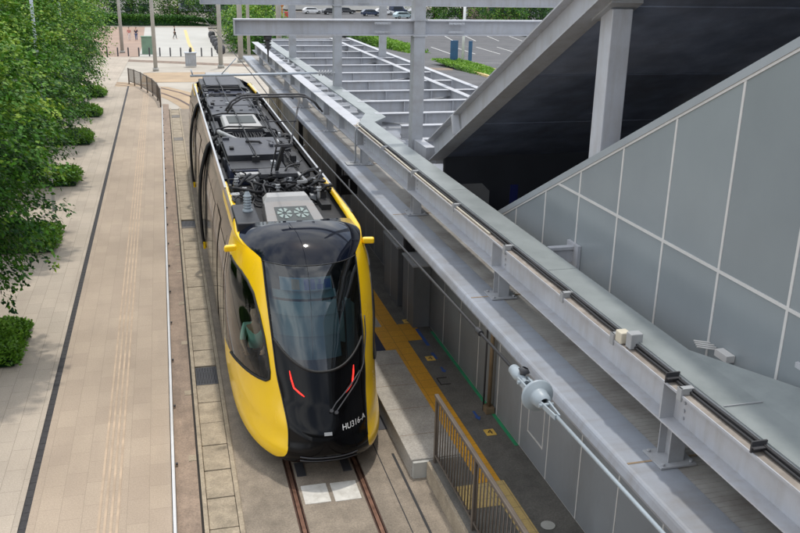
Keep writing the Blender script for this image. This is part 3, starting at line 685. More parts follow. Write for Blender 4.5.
# sloped roof over the stairs
def off(p,dz): return Vector((p[0],p[1],p[2]+dz))
def low(y): return 7.23+SL*(y-9.86)
RB=thing('stair_roof','dark sloping stair roof with a pale steel edge beam and a supporting column','stair roof',(5.2,10,7))
yA,yB=3.5,16.6
d=Vector((0,yB-yA,low(yB)-low(yA))).normalized(); up=Vector((0,-d.z,d.y))
hh=.42
g=MB(); c0=Vector((5.17,yA,low(yA)))+up*(hh/2); c1=Vector((5.17,yB,low(yB)))+up*(hh/2)
g.ibeam(c0,c1,hh,.3,tf=.024,tw=.018,up=up); child(g,'edge_beam',M['steel'],RB)
g=MB(); 
for y in (15.0,8.1): 
    p=Vector((5.05,y,low(y))); g.obox(p+up*hh/2,(.07,0,0),d*.012,up*(hh/2-.026))
child(g,'stiffener',M['steel2'],RB)
g=MB(); y=10.0; p=Vector((5.15,y,low(y)))
for i in range(9):
    for s in (.1,.3): g.cyl(p+d*(i*.06-.3)+up*s+Vector((.01,0,0)),p+d*(i*.06-.3)+up*s-Vector((.02,0,0)),.016,n=6)
child(g,'bolt_row',M['dark'],RB)
ws=[0.0]
dl=(Vector((0,yB,low(yB)))-Vector((0,yA,low(yA)))).length
nb=6; P0=Vector((0,yA,low(yA)))
for i in range(nb):
    a=P0+d*(dl*i/nb+.025)+up*.0; b=P0+d*(dl*(i+1)/nb-.025)
    g=MB(); g.hexa([(5.33,a.y,a.z+.02),(10.5,a.y,a.z+.02),(10.5,b.y,b.z+.02),(5.33,b.y,b.z+.02),(5.33,a.y,a.z+.12),(10.5,a.y,a.z+.12),(10.5,b.y,b.z+.12),(5.33,b.y,b.z+.12)]); child(g,'soffit_panel',M['soffit'],RB)
g=MB(); g.hexa([(5.3,yA,low(yA)+.16),(10.5,yA,low(yA)+.16),(10.5,yB,low(yB)+.16),(5.3,yB,low(yB)+.16),(5.3,yA,low(yA)+.3),(10.5,yA,low(yA)+.3),(10.5,yB,low(yB)+.3),(5.3,yB,low(yB)+.3)]); child(g,'roof_deck',M['roof'],RB)
yc=10.12; g=MB(); g.box(5.275,5.55,yc-.15,yc+.15,ptop(yc)-.4,low(yc)+.02); child(g,'column',M['steel'],RB,bevel=.012)
g=MB(); g.hexa([(5.2,yc-.24,low(yc-.24)-.025),(5.62,yc-.24,low(yc-.24)-.025),(5.62,yc+.24,low(yc+.24)-.025),(5.2,yc+.24,low(yc+.24)-.025),(5.2,yc-.24,low(yc-.24)+.012),(5.62,yc-.24,low(yc-.24)+.012),(5.62,yc+.24,low(yc+.24)+.012),(5.2,yc+.24,low(yc+.24)+.012)]); child(g,'cap_plate',M['steel2'],RB)
# stairs and hall behind the wall
st=thing('staircase','dark stair flight and hall half hidden behind the sloping grey wall','staircase',(7,10,3))
g=MB()
for i in range(26):
    y=13.5-i*.32; z=2.3+i*.16; g.box(5.40,8.6,y-.32,y,z-.3,z)
child(g,'step',M['hallgrey'],st)
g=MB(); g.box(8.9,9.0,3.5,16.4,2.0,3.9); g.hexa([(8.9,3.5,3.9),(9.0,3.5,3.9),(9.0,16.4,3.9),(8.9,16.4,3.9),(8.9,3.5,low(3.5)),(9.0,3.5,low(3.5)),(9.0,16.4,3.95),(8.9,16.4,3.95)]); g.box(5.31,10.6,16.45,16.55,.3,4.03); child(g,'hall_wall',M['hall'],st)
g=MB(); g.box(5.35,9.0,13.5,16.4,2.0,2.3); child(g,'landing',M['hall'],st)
g=MB(); g.face([(5.34,15.5,2.3),(5.93,15.5,2.3),(5.93,15.5,3.50),(5.77,15.5,3.66),(5.34,15.5,3.66)]); child(g,'grey_door',M['hallgrey'],st)
g=MB(); g.box(6.37,6.52,15.5,15.54,2.4,3.60); child(g,'blue_sign',M['hallblue'],st)

# hanging platform number sign
t=thing('platform_sign','black hanging platform sign with a white figure 1 under the canopy','sign',(4.45,21.8,2.2))
g=MB(); g.box(4.22,4.66,21.75,21.85,1.95,2.45); child(g,'panel',M['black'],t,bevel=.01)
o=textmesh('1',.42,M['white'],'digit',(4.44,21.742,2.2),None,(PI/2,0,0)); o.parent=t; o.matrix_parent_inverse=Matrix.Translation(t.location).inverted()
g=MB(); g.cyl((4.30,21.8,2.45),(4.30,21.8,3.0),.015); g.cyl((4.58,21.8,2.45),(4.58,21.8,3.0),.015); child(g,'hanger',M['dark'],t)
# slatted fence at the far end of the platform
t=thing('slatted_fence','beige slatted fence closing the far end of the platform','fence',(4.2,40,.3))
g=MB()
for i in range(26): g.box(3.4+i*.065,3.44+i*.065,39.9,39.93,.3,2.0)
child(g,'slats',M['beige'],t)
for z in (.6,1.9):
    g=MB(); g.box(3.38,5.1,39.93,39.97,z,z+.06); child(g,'rail',M['beige'],t)
# ------------------------------------------------------------------ the tram
CX=2.065
def smooth_interp(xs,ys):
    xs=np.array(xs,float); ys=np.array(ys,float); h=np.diff(xs); dlt=np.diff(ys)/h; m=np.zeros(len(xs))
    for i in range(1,len(xs)-1):
        if dlt[i-1]*dlt[i]>0:
            w1=2*h[i]+h[i-1]; w2=h[i]+2*h[i-1]; m[i]=(w1+w2)/(w1/dlt[i-1]+w2/dlt[i])
    m[0]=dlt[0]; m[-1]=dlt[-1]
    def f(x):
        x=min(max(x,xs[0]),xs[-1]); i=min(max(int(np.searchsorted(xs,x))-1,0),len(xs)-2); t=(x-xs[i])/h[i]
        return float((1+2*t)*(1-t)**2*ys[i]+t*(1-t)**2*h[i]*m[i]+t*t*(3-2*t)*ys[i+1]+t*t*(t-1)*h[i]*m[i+1])
    return f
YF=smooth_interp([.22,.35,.55,.75,1.25,2.03,2.78,3.15,3.4,3.52],[11.85,11.62,11.5,11.53,11.84,12.24,12.66,12.95,13.35,13.9])
WF=smooth_interp([.22,.9,1.6,2.3,2.8,3.15,3.52],[1.255,1.32,1.31,1.275,1.196,1.108,.98])
DF=smooth_interp([.22,1,2,3.2,3.52],[3.5,3.25,2.78,1.93,1.3])
NF=smooth_interp([.22,.8,1.6,3.2,3.52],[2.9,2.1,2.27,2.31,2.31])
RW=smooth_interp([.22,.5,.9,1.5,2.1,3.52],[.02,.05,.075,.055,0,0])
def NS(t,z):
    n=NF(z); s,c=math.sin(t),math.cos(t)
    return Vector((CX+(WF(z)-(RW(z)*abs(s) if s>0 else 0))*math.copysign(abs(s)**(2/n),s), YF(z)+DF(z)*(1-abs(c)**(2/n)), z))
def NN(t,z):
    a=NS(t+.01,z)-NS(t-.01,z); b=NS(t,min(z+.01,3.52))-NS(t,z-.01); n=a.cross(b).normalized(); return n
def NO(t,z,e): return NS(t,z)+NN(t,z)*e
def t_of_x(x,z): 
    n=NF(z); return math.copysign(math.asin(min(1,(abs(x)/WF(z))**(n/2))),x)
XB=smooth_interp([.22,.34,.42,.6,.83,1.2,1.57,1.94,2.4,2.8,3.05,3.12,3.16,3.20,3.24,3.26],[.86,.74,.655,.605,.59,.632,.69,.712,.739,.755,.76,.77,.83,.94,1.05,1.3])
XR=smooth_interp([.22,.40,.6,.9,1.3,1.8,2.3,3.52],[.0,.03,.07,.10,.075,.03,0,0])
def tb(z,s=-1): return abs(t_of_x(min(XB(z)+(XR(z) if s>0 else 0),WF(z)),z)) if z<3.25 else PI/2
winpoly=[(-95,2.86),(-78.7,2.85),(-59.6,2.80),(-52,2.73),(-45.3,2.60),(-39.8,2.33),(-36.3,2.03),(-34.4,1.75),(-33.6,1.55),(-34.2,1.45),(-37,1.40),(-43.4,1.375),(-61.6,1.32),(-76,1.24),(-95,1.13)]
def inpoly(x,y,P):
    c=False; j=len(P)-1
    for i in range(len(P)):
        if (P[i][1]>y)!=(P[j][1]>y) and x<(P[j][0]-P[i][0])*(y-P[i][1])/(P[j][1]-P[i][1])+P[i][0]: c=not c
        j=i
    return c
def zc(u): return 1.66+.36*u*u+ (.08 if u<0 else .0)*u*u
def cells(z0,z1,nz,u0,u1,nu,kind):
    zs=[z0+(z1-z0)*i/nz for i in range(nz+1)]; return zs
tram=thing('tram','yellow and black low-floor tram standing at the platform with red tail lamps lit','tram',(CX,24,0))
YREAR=48.9
def XM(z): return 1.03*math.sqrt(max(.0004,(3.537-z)/.32))
def nose(rear=False):
    mir=(lambda p: Vector((2*CX-p.x,YREAR-p.y,p.z))) if rear else (lambda p:p)
    parts={k:MB() for k in ('mask_panel_l','mask_panel_r','cab_l','cab_r','windshield','front_panel','roof_dome')}
    zs=list(np.linspace(.30,3.25,148))
    def put(mb,q):
        mb.face([mir(p) for p in q],0,True)
    NU=34; NVV=44
    for i in range(len(zs)-1):
        a,b=zs[i],zs[i+1]; ta,tb_=tb(a),tb(b)
        for j in range(NU):
            u0=-1+2*j/NU;u1=-1+2*(j+1)/NU; k1=lambda u,z: NS(u*tb(z,u),z); q=[k1(u0,a),k1(u1,a),k1(u1,b),k1(u0,b)]
            um=(u0+u1)/2; zm=(a+b)/2
            if zm>3.10: continue
            elif zm>zc(um) and abs(um)<.93: k='windshield'
            else: k='front_panel'
            put(parts[k],q)
        for s in (-1,1):
            ta,tb_=tb(a,s),tb(b,s)
            for j in range(NVV):
                v0=j/NVV;v1=(j+1)/NVV
                f=lambda t,v:s*(t+(PI/2-t)*v)
                q=[NS(f(ta,v0),a),NS(f(ta,v1),a),NS(f(tb_,v1),b),NS(f(tb_,v0),b)]
                if s<0: q=q[::-1]
                if (PI/2-ta)<.01 and (PI/2-tb_)<.01: continue
                tm=math.degrees(ta+(PI/2-ta)*(v0+v1)/2)
                k=('cab_' if inpoly(-tm+(13 if s>0 else 0),(a+b)/2,winpoly) else 'mask_panel_')+('l' if s<0 else 'r')
                put(parts[k],q)
    zs[:]=zs
    def edge(s,v): z=3.10+.145*v; return NS(s*tb(min(z,3.245),s),z)
    cz=smooth_interp([0,.12,.3,.5,.75,1],[3.10,3.19,3.31,3.41,3.485,3.522]); cy=lambda v: NS(0,3.10).y+(14.02-NS(0,3.10).y)*(v*.72+.28*v*v)
    def DP(u,v):
        s=-1 if u<0 else 1; e=edge(s,v); c_=Vector((CX,cy(v),cz(v))); a=abs(u)
        p=Vector((c_.x+(e.x-c_.x)*a, c_.y+(e.y-c_.y)*a**2.0, c_.z+(e.z-c_.z)*a**2.4))
        if v<1: 
            q0=NS(tb(3.10,s)*u,3.10); e0=edge(s,0); c0=Vector((CX,cy(0),cz(0)))
            p0=Vector((c0.x+(e0.x-c0.x)*a,c0.y+(e0.y-c0.y)*a**2.0,c0.z+(e0.z-c0.z)*a**2.4)); p=p+(q0-p0)*(1-v)**2
        return p
    us=list(np.linspace(-1,1,49)); vs_=list(np.linspace(0,1,25))
    for i in range(48):
        for j in range(24): put(parts['roof_dome'],[DP(us[i],vs_[j]),DP(us[i+1],vs_[j]),DP(us[i+1],vs_[j+1]),DP(us[i],vs_[j+1])])
        a,b=DP(us[i],1),DP(us[i+1],1); parts['roof_dome'].face([mir(p) for p in (a,b,Vector((b.x,b.y+.02,3.12)),Vector((a.x,a.y+.02,3.12)))])
    names={'mask_panel_l':('mask_panel','yellow'),'mask_panel_r':('mask_panel','yellow'),'cab_l':('cab_window','cabglass'),'cab_r':('cab_window','cabglass'),'windshield':('windshield','windshield'),'front_panel':('front_panel','gloss'),'roof_dome':('roof_dome','dome')}
    if rear: names['windshield']=('windshield','gloss'); names['cab_l']=names['cab_r']=('cab_window','gloss')
    out={}
    for k,mb in parts.items():
        n,mt=names[k]; out[k]=child(mb,n,M[mt],tram)
    # rubber gaskets round the cab windows
    for s in (-1,1):
        g=MB(); pth=[]
        P=winpoly[1:-1]
        for (a,b),(c,d) in zip(P,P[1:]):
            for i in range(6): pth.append(mir(NO(math.radians(-s*(a+(c-a)*i/6))*1.0 if s<0 else math.radians(-(a+(c-a)*i/6)), b+(d-b)*i/6,.004)) if False else mir(NO(s*math.radians(min(89,abs(a+(c-a)*i/6)+(13 if s>0 else 0))),b+(d-b)*i/6,.004)))
        g.tube(pth,.024,6); child(g,'window_seal',M['rubber'],tram)
    return out
nz=nose(); nose(True)
# seam and frame lines of the front
g=MB(); g.tube([NO(tb(3.10)*u,3.10,.002) for u in np.linspace(-1,1,30)],.008,5); child(g,'seam',M['rubber'],tram)
for s in (-1,1):
    g=MB(); g.tube([NO(s*tb(z,s)*.985,z,.003) for z in np.linspace(.6,3.08,50)],.012,5); child(g,'window_seal',M['rubber'],tram)
g=MB(); g.tube([NO(tb(zc(u),u)*u,zc(u)+.0,.002) for u in np.linspace(-.95,.95,40)],.022,6); child(g,'window_seal',M['rubber'],tram)
g=MB(); g.tube([NO(t_of_x(.43+.02*math.sin(z*3),z),z,-.03) for z in np.linspace(1.7,3.0,12)],.014,5); g.tube([NO(t_of_x(-.12+.05*(z-2.3),z),z,-.02) for z in np.linspace(1.7,3.05,12)],.004,5); child(g,'frame_bar',M['cabin'],tram)
# red tail lamps
for s in (-1,1):
    P=[(s*.50,1.66),(s*.485,1.55),(s*.455,1.43),(s*.38,1.37),(s*.30,1.315)]
    g=MB(); pts=[]
    for (a,b),(c,d) in zip(P,P[1:]):
        for i in range(5): x=a+(c-a)*i/5; z=b+(d-b)*i/5; pts.append(NO(t_of_x(x,z),z,.008))
    g.tube(pts,[.005+.007*min(1,i/4,(19-i)/4+.2) for i in range(20)],6); child(g,'tail_lamp',M['redled'],tram)
    g=MB(); 
    for x in ():
        p=NO(t_of_x(s*x,1.55),1.55,.0); n=NN(t_of_x(s*x,1.55),1.55); g.cyl(p-n*.02,p+n*.012,.028,n=12)
    g.box(0,.001,0,.001,0,.001) if False else None
# wiper
g=MB(); A=[(.06,1.13),(.14,1.22),(.38,1.40),(.64,1.60)]; B_=[(.12,1.10),(.30,1.26),(.50,1.42),(.66,1.62),(.735,2.0),(.75,2.35)]
for Pq in (A,B_): 
    pts=[]
    for (a,b),(c,d) in zip(Pq,Pq[1:]):
        for i in range(4): pts.append((a+(c-a)*i/4,b+(d-b)*i/4))
    g.tube([NO(t_of_x(x,z),z,.045) for x,z in pts],.011,6)
for x,z in ((.06,1.13),(.13,1.10)):
    p=NO(t_of_x(x,z),z,-.01); n=NN(t_of_x(x,z),z); g.cyl(p,p+n*.07,.028,n=10)
child(g,'wiper',M['dark'],tram)
g=MB(); pts=[NO(t_of_x(.64+.06*math.sin(i/9*2),1.5+i*.09),1.5+i*.09,.03) for i in range(10)]; g.tube(pts,.012,6); child(g,'wiper_blade',M['rubber'],tram)
# fleet number on the black front
def front_text(body,size,xc,zc_,mat,name,par):
    o=textmesh(body,size,mat,name,(0,0,0)); 
    for v in o.data.vertices:
        x=xc+v.co.x; z=zc_+v.co.y; v.co=NO(t_of_x(x,z),z,.006)
    o.parent=par; o.matrix_parent_inverse=Matrix.Translation(par.location).inverted(); return o
front_text('HU316-A',.112,.425,.90,M['white'],'fleet_number',tram)
g=MB(); p=[NO(t_of_x(x,z),z,.006) for x,z in ((-.08,.83),(.04,.83),(.04,.875),(-.08,.875))]; g.face(p); child(g,'emblem',M['pipe'],tram)
g=MB()
for z in (.42,.49): g.tube([NO(t_of_x(x,z),z,.01) for x in np.linspace(-.44,.44,12)],.012,5)
child(g,'coupler_cover',M['dark'],tram)
# mirrors (yellow camera stubs)
for s,px in ((-1,-1.11),(1,1.0)):
    g=MB(); c=Vector((CX+px,13.9,3.14)); g.obox(c+Vector((s*.10,-.03,.02)),(s*.10,-.015,0),(.01,.06,0),(0,0,.05)); child(g,'mirror',M['yellow'],tram,bevel=.03,seg=3)
# body modules
zsb=list(np.linspace(.30,3.30,36))
def side_shell(y0f,y1f,mat,name,z0=.30,z1=3.30,off_=0.):
    for s in (-1,1):
        g=MB(); zz=[z0+(z1-z0)*i/34 for i in range(35)]
        for a,b in zip(zz,zz[1:]):
            q=[Vector((CX+s*(WF(a)+off_),y0f(a),a)),Vector((CX+s*(WF(a)+off_),y1f(a),a)),Vector((CX+s*(WF(b)+off_),y1f(b),b)),Vector((CX+s*(WF(b)+off_),y0f(b),b))]
            g.face(q if s>0 else q[::-1],0,True)
        child(g,name,mat,tram)
ynose=lambda z:YF(z)+DF(z)
yrear=lambda z:YREAR-YF(z)-DF(z)
c=lambda v:(lambda z:v)
side_shell(ynose,c(22.15),M['side'],'body_side'); side_shell(c(22.65),c(29.0),M['side'],'body_side'); side_shell(c(29.5),yrear,M['side'],'body_side')
for a,b in ((15.0,16.6),(18.4,21.8),(23.0,25.0),(26.6,28.7),(29.8,31.2),(32.8,33.9)):
    side_shell(c(a),c(b),M['carglass'],'side_window',1.25,2.75,.006)
for a in (16.8,25.2,31.4):
    side_shell(c(a),c(a+1.3),M['gloss'],'door',.36,2.85,.012)
    for y in (a,a+.65,a+1.3): side_shell(c(y-.02),c(y+.02),M['rubber'],'door_seal',.34,2.9,.022)
for y in (14.98,19.4): side_shell(c(y-.03),c(y+.03),M['rubber'],'body_seal',.5,3.05,.05)
# black bellows at the two joints
for y in (22.4,29.25):
    for s in (-1,1):
        for k in range(2):
            g=MB(); pts=[Vector((CX+s*(WF(z)+.03+.06*math.sin((z-.4)/3*PI)),y-.05+.10*k,z)) for z in np.linspace(.55,3.2,22)]
            pts+=[Vector((CX+s*(WF(3.3)*.98-.05*j),y-.05+.10*k,3.30+.14*math.sin(j/4*PI/2))) for j in range(1,9)]
            g.tube(pts,.042,8)
            child(g,'bellows',M['rubber'],tram)
    g=MB(); g.box(CX-.95,CX+.95,y-.24,y+.24,.4,3.3); child(g,'gangway',M['rubber'],tram)
    for s in (-1,1):
        g=MB(); g.box(CX+s*1.35-.03,CX+s*1.35+.03,y-.2,y-.1,.56,.72); child(g,'marker',M['yellow'],tram)
# under-frame
g=MB(); g.box(CX-1.1,CX+1.1,15.0,34,.14,.36); g.box(CX-.7,CX+.7,12.4,15.0,.18,.36); child(g,'underframe',M['rubber'],tram)
for y in (15.2,17.0,25.2,26.9,32.4,34.1):
    for x in (RX0,RX1):
        g=MB(); g.cyl((x-.06,y,.30),(x+.06,y,.30),.30,n=20); child(g,'wheel',M['rail'],tram)
# cab interior
g=MB(); g.box(CX-1.1,CX+1.1,12.9,36,.36,.42); g.face([(CX-WF(z)+.015,15.6,z) for z in np.linspace(.36,3.15,16)]+[(CX+WF(z)-.015,15.6,z) for z in np.linspace(3.15,.36,16)]); g.box(CX-.9,CX+.9,14.6,34,3.05,3.115); child(g,'interior',M['cabin'],tram)
g=MB(); pts=[]
for i in range(16):
    x=-.62+1.24*i/15; pts.append(x)
for a,b in zip(pts,pts[1:]):
    f=lambda x,z,dy: Vector((CX+x,NS(t_of_x(x,z),z).y+dy,z))
    g.face([f(a,1.62,.05),f(b,1.62,.05),Vector((CX+b,13.7,1.70)),Vector((CX+a,13.7,1.70))])
    g.face([Vector((CX+a,13.7,.42)),Vector((CX+b,13.7,.42)),Vector((CX+b,13.7,1.70)),Vector((CX+a,13.7,1.70))])
child(g,'dashboard',M['cabin'],tram)
def inpl(x0,x1,z0,z1,dy,mat,name):        # sheet following the windshield, dy behind it
    g=MB()
    for i in range(10):
        for j in range(8):
            xa=x0+(x1-x0)*i/10; xb=x0+(x1-x0)*(i+1)/10; za=z0+(z1-z0)*j/8; zb=z0+(z1-z0)*(j+1)/8
            f=lambda x,z: Vector((CX+x,NS(t_of_x(x,z),z).y+dy,z))
            g.face([f(xa,za),f(xb,za),f(xb,zb),f(xa,zb)],0,True)
    return child(g,name,mat,tram)
# teal sheets behind the glass, coloured as its reflected bands and the pale cab
inpl(-.70,.34,2.36,2.56,.22,M['teal2'],'teal_band'); inpl(-.68,.36,2.06,2.35,.26,M['teal'],'teal_sheet'); inpl(-.66,.36,1.72,2.05,.30,M['teal3'],'teal_sheet'); inpl(-.64,.34,2.60,2.71,.20,M['teal'],'teal_band'); inpl(.44,.60,1.7,2.5,.24,M['teal3'],'teal_sheet')
dp=inpl(-.53,.27,2.74,2.92,.10,M['disp'],'destination_display')
for x0,x1,z0,z1,mt in ((-.36,-.24,2.76,2.90,'disporange'),(-.17,-.09,2.755,2.905,'dispblue'),(-.07,.0,2.76,2.90,'dispblue'),(.03,.13,2.76,2.83,'dispblue'),(.06,.10,2.84,2.90,'dispblue'),(.15,.25,2.77,2.89,'dispblue')):
    o=inpl(x0,x1,z0,z1,.092,M[mt],'display_mark')
g=MB(); g.bar((CX+.42,13.35,1.7),(CX+.42,13.9,2.9),.06,.05); g.bar((CX+.42,13.35,2.15),(CX+.72,13.2,2.15),.03,.03); child(g,'cab_frame',M['cabin'],tram)
g=MB(); g.face([(CX+.40,13.1,1.7),(CX+.66,12.9,1.7),(CX+.72,13.2,2.3),(CX+.6,13.4,2.35)]); child(g,'seat_screen',M['teal'],tram)
g=MB(); g.box(CX-1.05,CX-.72,14.4,14.9,.42,.95); g.box(CX-1.05,CX-.72,14.85,14.95,.95,1.7); child(g,'driver_seat',M['cabin'],tram)
# roof
g=MB(); g.box(CX-1.02,CX+1.02,14.6,34.4,3.12,3.17); child(g,'roof_deck',M['deck'],tram)
for s in (-1,1):
    g=MB(); g.hexa([(CX+s*1.045,15.0,3.17),(CX+s*1.10,15.0,3.17),(CX+s*1.10,34,3.17),(CX+s*1.045,34,3.17),(CX+s*1.03,15.0,3.36),(CX+s*1.065,15.0,3.36),(CX+s*1.065,34,3.36),(CX+s*1.03,34,3.36)]); child(g,'roof_rail',M['gloss'],tram)
    g=MB(); g.box(CX+s*1.048-.022,CX+s*1.048+.022,17.2,33.0,3.362,3.376); child(g,'rail_trim',M['silver'],tram)
    for rear in (False,True):
        yy=(lambda v:YREAR-v) if rear else (lambda v:v)
        g=MB(); K=60; y0c=13.80; y1c=17.7
        def rib(i):
            y=y0c+(y1c-y0c)*i/K
            lo=.5; hi=PI/2
            for _ in range(34):
                md=(lo+hi)/2
                if NS(s*md,3.20).y<y: lo=md
                else: hi=md
            xn=abs(NS(s*lo,3.20).x-CX)
            tr=min(1,max(0,(y-y0c)/1.5)); tr=tr*tr*(3-2*tr); zt=3.20+.174*tr
            yj=ynose(3.1); q=max(0,(y-yj)/(y1c-yj)); zl=3.17 if y<yj else 2.86+.44*q**1.3
            pts=[]
            for k in range(6):
                z=zl+(zt-.02-zl)*k/5; x=min(xn,WF(z))+.012; pts.append(Vector((CX+s*x,yy(y),z)))
            xt=min(xn,WF(zt))+.012; w_=.10-.05*q
            pts+=[Vector((CX+s*(xt-.018),yy(y),zt)),Vector((CX+s*(xt-w_),yy(y),zt+.003)),Vector((CX+s*(xt-w_-.01),yy(y),zt-.08))]
            return pts
        R=[rib(i) for i in range(K+1)]
        for A,B in zip(R,R[1:]):
            for k in range(len(A)-1): g.face([A[k],B[k],B[k+1],A[k+1]],0,True)
        child(g,'cowl_panel',M['yellow'],tram)
def rbox(x0,x1,y0,y1,z0,z1,name,mat,bev=.02): 
    g=MB(); g.box(x0,x1,y0,y1,z0,z1); return child(g,name,mat,tram,bevel=bev)
# near: surge arrester box and fan unit
rbox(1.02,1.42,14.42,15.7,3.17,3.41,'equipment_box',M['equip'])
g=MB(); g.lathe((1.27,15.2,3.41),(0,0,1),[(0,.09),(.03,.09),(.04,.055)]+[(.05+.05*i+d,r) for i in range(5) for d,r in ((0,.055),(.02,.075),(.03,.075),(.045,.055))]+[(.32,.05),(.36,.03)],14); child(g,'surge_arrester',M['insul'],tram)
g=MB(); g.hexa([(1.50,14.22,3.17),(2.56,14.22,3.17),(2.50,15.85,3.17),(1.58,15.85,3.17),(1.52,14.24,3.36),(2.54,14.24,3.36),(2.48,15.6,3.46),(1.60,15.6,3.46)]); u=child(g,'air_conditioner',M['ac'],tram,bevel=.02)
g=MB(); g.hexa([(1.58,15.62,3.40),(2.50,15.62,3.40),(2.48,16.15,3.40),(1.62,16.15,3.40),(1.66,15.72,3.53),(2.42,15.72,3.53),(2.40,16.0,3.53),(1.70,16.0,3.53)]); child(g,'hood',M['acwhite'],tram,bevel=.02)
def on_ac(y): return 3.36+(y-14.24)*(.10/1.36)
g=MB(); g.hexa([(1.72,14.5,on_ac(14.5)+.002),(2.34,14.5,on_ac(14.5)+.002),(2.32,15.25,on_ac(15.25)+.002),(1.74,15.25,on_ac(15.25)+.002),(1.72,14.5,on_ac(14.5)+.012),(2.34,14.5,on_ac(14.5)+.012),(2.32,15.25,on_ac(15.25)+.012),(1.74,15.25,on_ac(15.25)+.012)]); child(g,'fan_grille',M['fan'],tram)
for fx in (1.885,2.18):
    g=MB(); cy=14.88; cz=on_ac(cy)+.016
    for k in range(7):
        a=2*PI*k/7; u1=Vector((math.cos(a),math.sin(a),0)); u2=Vector((math.cos(a+.55),math.sin(a+.55),0)); o=Vector((fx,cy,cz)); 
        f=lambda v,r: Vector((fx+v.x*r*.8,cy+v.y*r*1.7,on_ac(cy+v.y*r*1.7)+.020))
        g.face([f(u1,.05),f(u1,.16),f(u2,.165),f(u2,.05)])
    child(g,'fan',M['acgreen'],tram)
for x in (1.6,1.85,2.1,2.4): rbox(x-.03,x+.03,14.16,14.24,3.2,3.28,'latch',M['signred'],.005)
# cable nest
g=MB()
for i in range(46):
    y=random.uniform(16.2,18.1); x=random.uniform(1.1,2.9); z=3.2+random.uniform(0,.28)
    pts=[Vector((x,y,z))]; dirv=Vector((random.uniform(-1,1),random.uniform(-1,1),random.uniform(-.2,.3))).normalized()
    for k in range(5):
        dirv=(dirv+Vector((random.uniform(-.6,.6),random.uniform(-.6,.6),random.uniform(-.4,.4)))).normalized(); q=pts[-1]+dirv*.14; q.x=min(max(q.x,1.08),2.98); q.z=min(max(q.z,3.19),3.55); pts.append(q)
    g.tube(pts,random.choice((.018,.025,.035)),6)
child(g,'cable_loom',M['cable'],tram)
for i in range(16):
    x=random.uniform(1.15,2.85); y=random.uniform(16.2,18.0); a,b,h=random.uniform(.06,.2),random.uniform(.06,.25),random.uniform(.08,.25)
    rbox(x-a/2,x+a/2,y-b/2,y+b/2,3.17,3.2+h,'roof_fitting',random.choice([M['equip'],M['deck'],M['equiptop'],M['pipe'],M['equip']]),.01)
g=MB()
for (a,b) in (((2.36,17.7),(2.52,17.7)),((2.52,17.7),(2.58,16.9)),((2.58,16.9),(2.40,16.9)),): g.bar((*a,3.5),(*b,3.5),.06,.05)
child(g,'bracket_loop',M['acwhite'],tram)
rbox(1.36,1.75,17.75,17.95,3.35,3.5,'fitting',M['acwhite'],.01)
# battery box with pale labels
rbox(1.18,2.36,18.15,19.0,3.17,3.50,'equipment_box',M['equipblue']); rbox(1.22,1.75,19.0,21.0,3.17,3.62,'equipment_box',M['equip']); rbox(1.78,2.42,19.0,21.0,3.17,3.62,'equipment_box',M['equip'])
rbox(1.20,1.76,18.98,21.02,3.622,3.65,'lid',M['equiptop'],.01); rbox(1.77,2.44,18.98,21.02,3.622,3.65,'lid',M['equiptop'],.01)
rbox(1.2,2.34,18.2,18.96,3.502,3.52,'lid',M['equip'],.005)
g=MB()
for i in range(4): g.box(1.27+i*.2,1.40+i*.2,18.125,18.148,3.36,3.44)
for x in (2.12,2.22): g.box(x-.035,x+.035,18.125,18.148,3.34,3.42)
child(g,'label_plate',M['white'],tram)
rbox(2.45,2.9,18.4,20.6,3.17,3.36,'equipment_box',M['deck'],.02)
for k in range(9):
    y=15.9+k*2
    for a,b,c_,d in ((2.72,2.9,y,y+1.5),(1.02,1.14,y+.6,y+1.7)):
        g=MB(); g.box(a,b,c_,d,3.17,3.23+random.uniform(0,.06)); child(g,'cable_duct',M['cable'],tram)
for (x0,x1,y0,y1,h) in [(1.15,1.7,21.1,21.9,.34),(2.3,2.85,21.3,22.0,.28),(1.14,1.34,23.0,24.9,.25),(2.46,2.9,23.2,25.0,.22)]: rbox(x0,x1,y0,y1,3.17,3.17+h,'equipment_box',M['equip'])
# second roof unit
g=MB(); g.hexa([(1.36,22.95,3.17),(2.42,22.95,3.17),(2.42,25,3.17),(1.38,25,3.17),(1.38,23.0,3.50),(2.40,23.0,3.50),(2.38,24.9,3.56),(1.42,24.9,3.56)]); child(g,'air_conditioner',M['equip'],tram,bevel=.02)
g=MB(); g.hexa([(1.38,23.0,3.52),(2.42,23.0,3.52),(2.40,24.9,3.52),(1.40,24.9,3.52),(1.44,23.2,3.60),(2.36,23.2,3.60),(2.34,24.75,3.61),(1.46,24.75,3.61)]); child(g,'hood',M['acwhite'],tram,bevel=.02)
rbox(1.55,2.26,23.35,24.5,3.605,3.622,'grille',M['fan'],.005)
g=MB()
for i in range(16):
    x=1.42+i*.062; g.tube([(x,22.2,3.22),(x+.01,22.5,3.36+.04*(i%3)),(x,22.92,3.42)],.018,5)
child(g,'cable_loom',M['cable'],tram)
g=MB(); g.cyl((1.2,22.1,3.62),(1.62,21.2,3.55),.05,n=10); child(g,'pipe',M['pipe'],tram)
for (y0,y1) in ((25.1,27.0),(27.1,29.0)):
    for (x0,x1) in ((1.24,1.84),(1.9,2.56)):
        rbox(x0,x1,y0,y1,3.17,3.50,'equipment_box',M['equip']); rbox(x0-.02,x1+.02,y0+.02,y1-.02,3.502,3.53,'lid',M['equiptop'],.01)
        g=MB()
        for s in (.3,.7): g.cyl((x0+(x1-x0)*s,(y0+y1)/2,3.53),(x0+(x1-x0)*s,(y0+y1)/2,3.545),.05,n=10)
        child(g,'lid_bolt',M['deck'],tram)
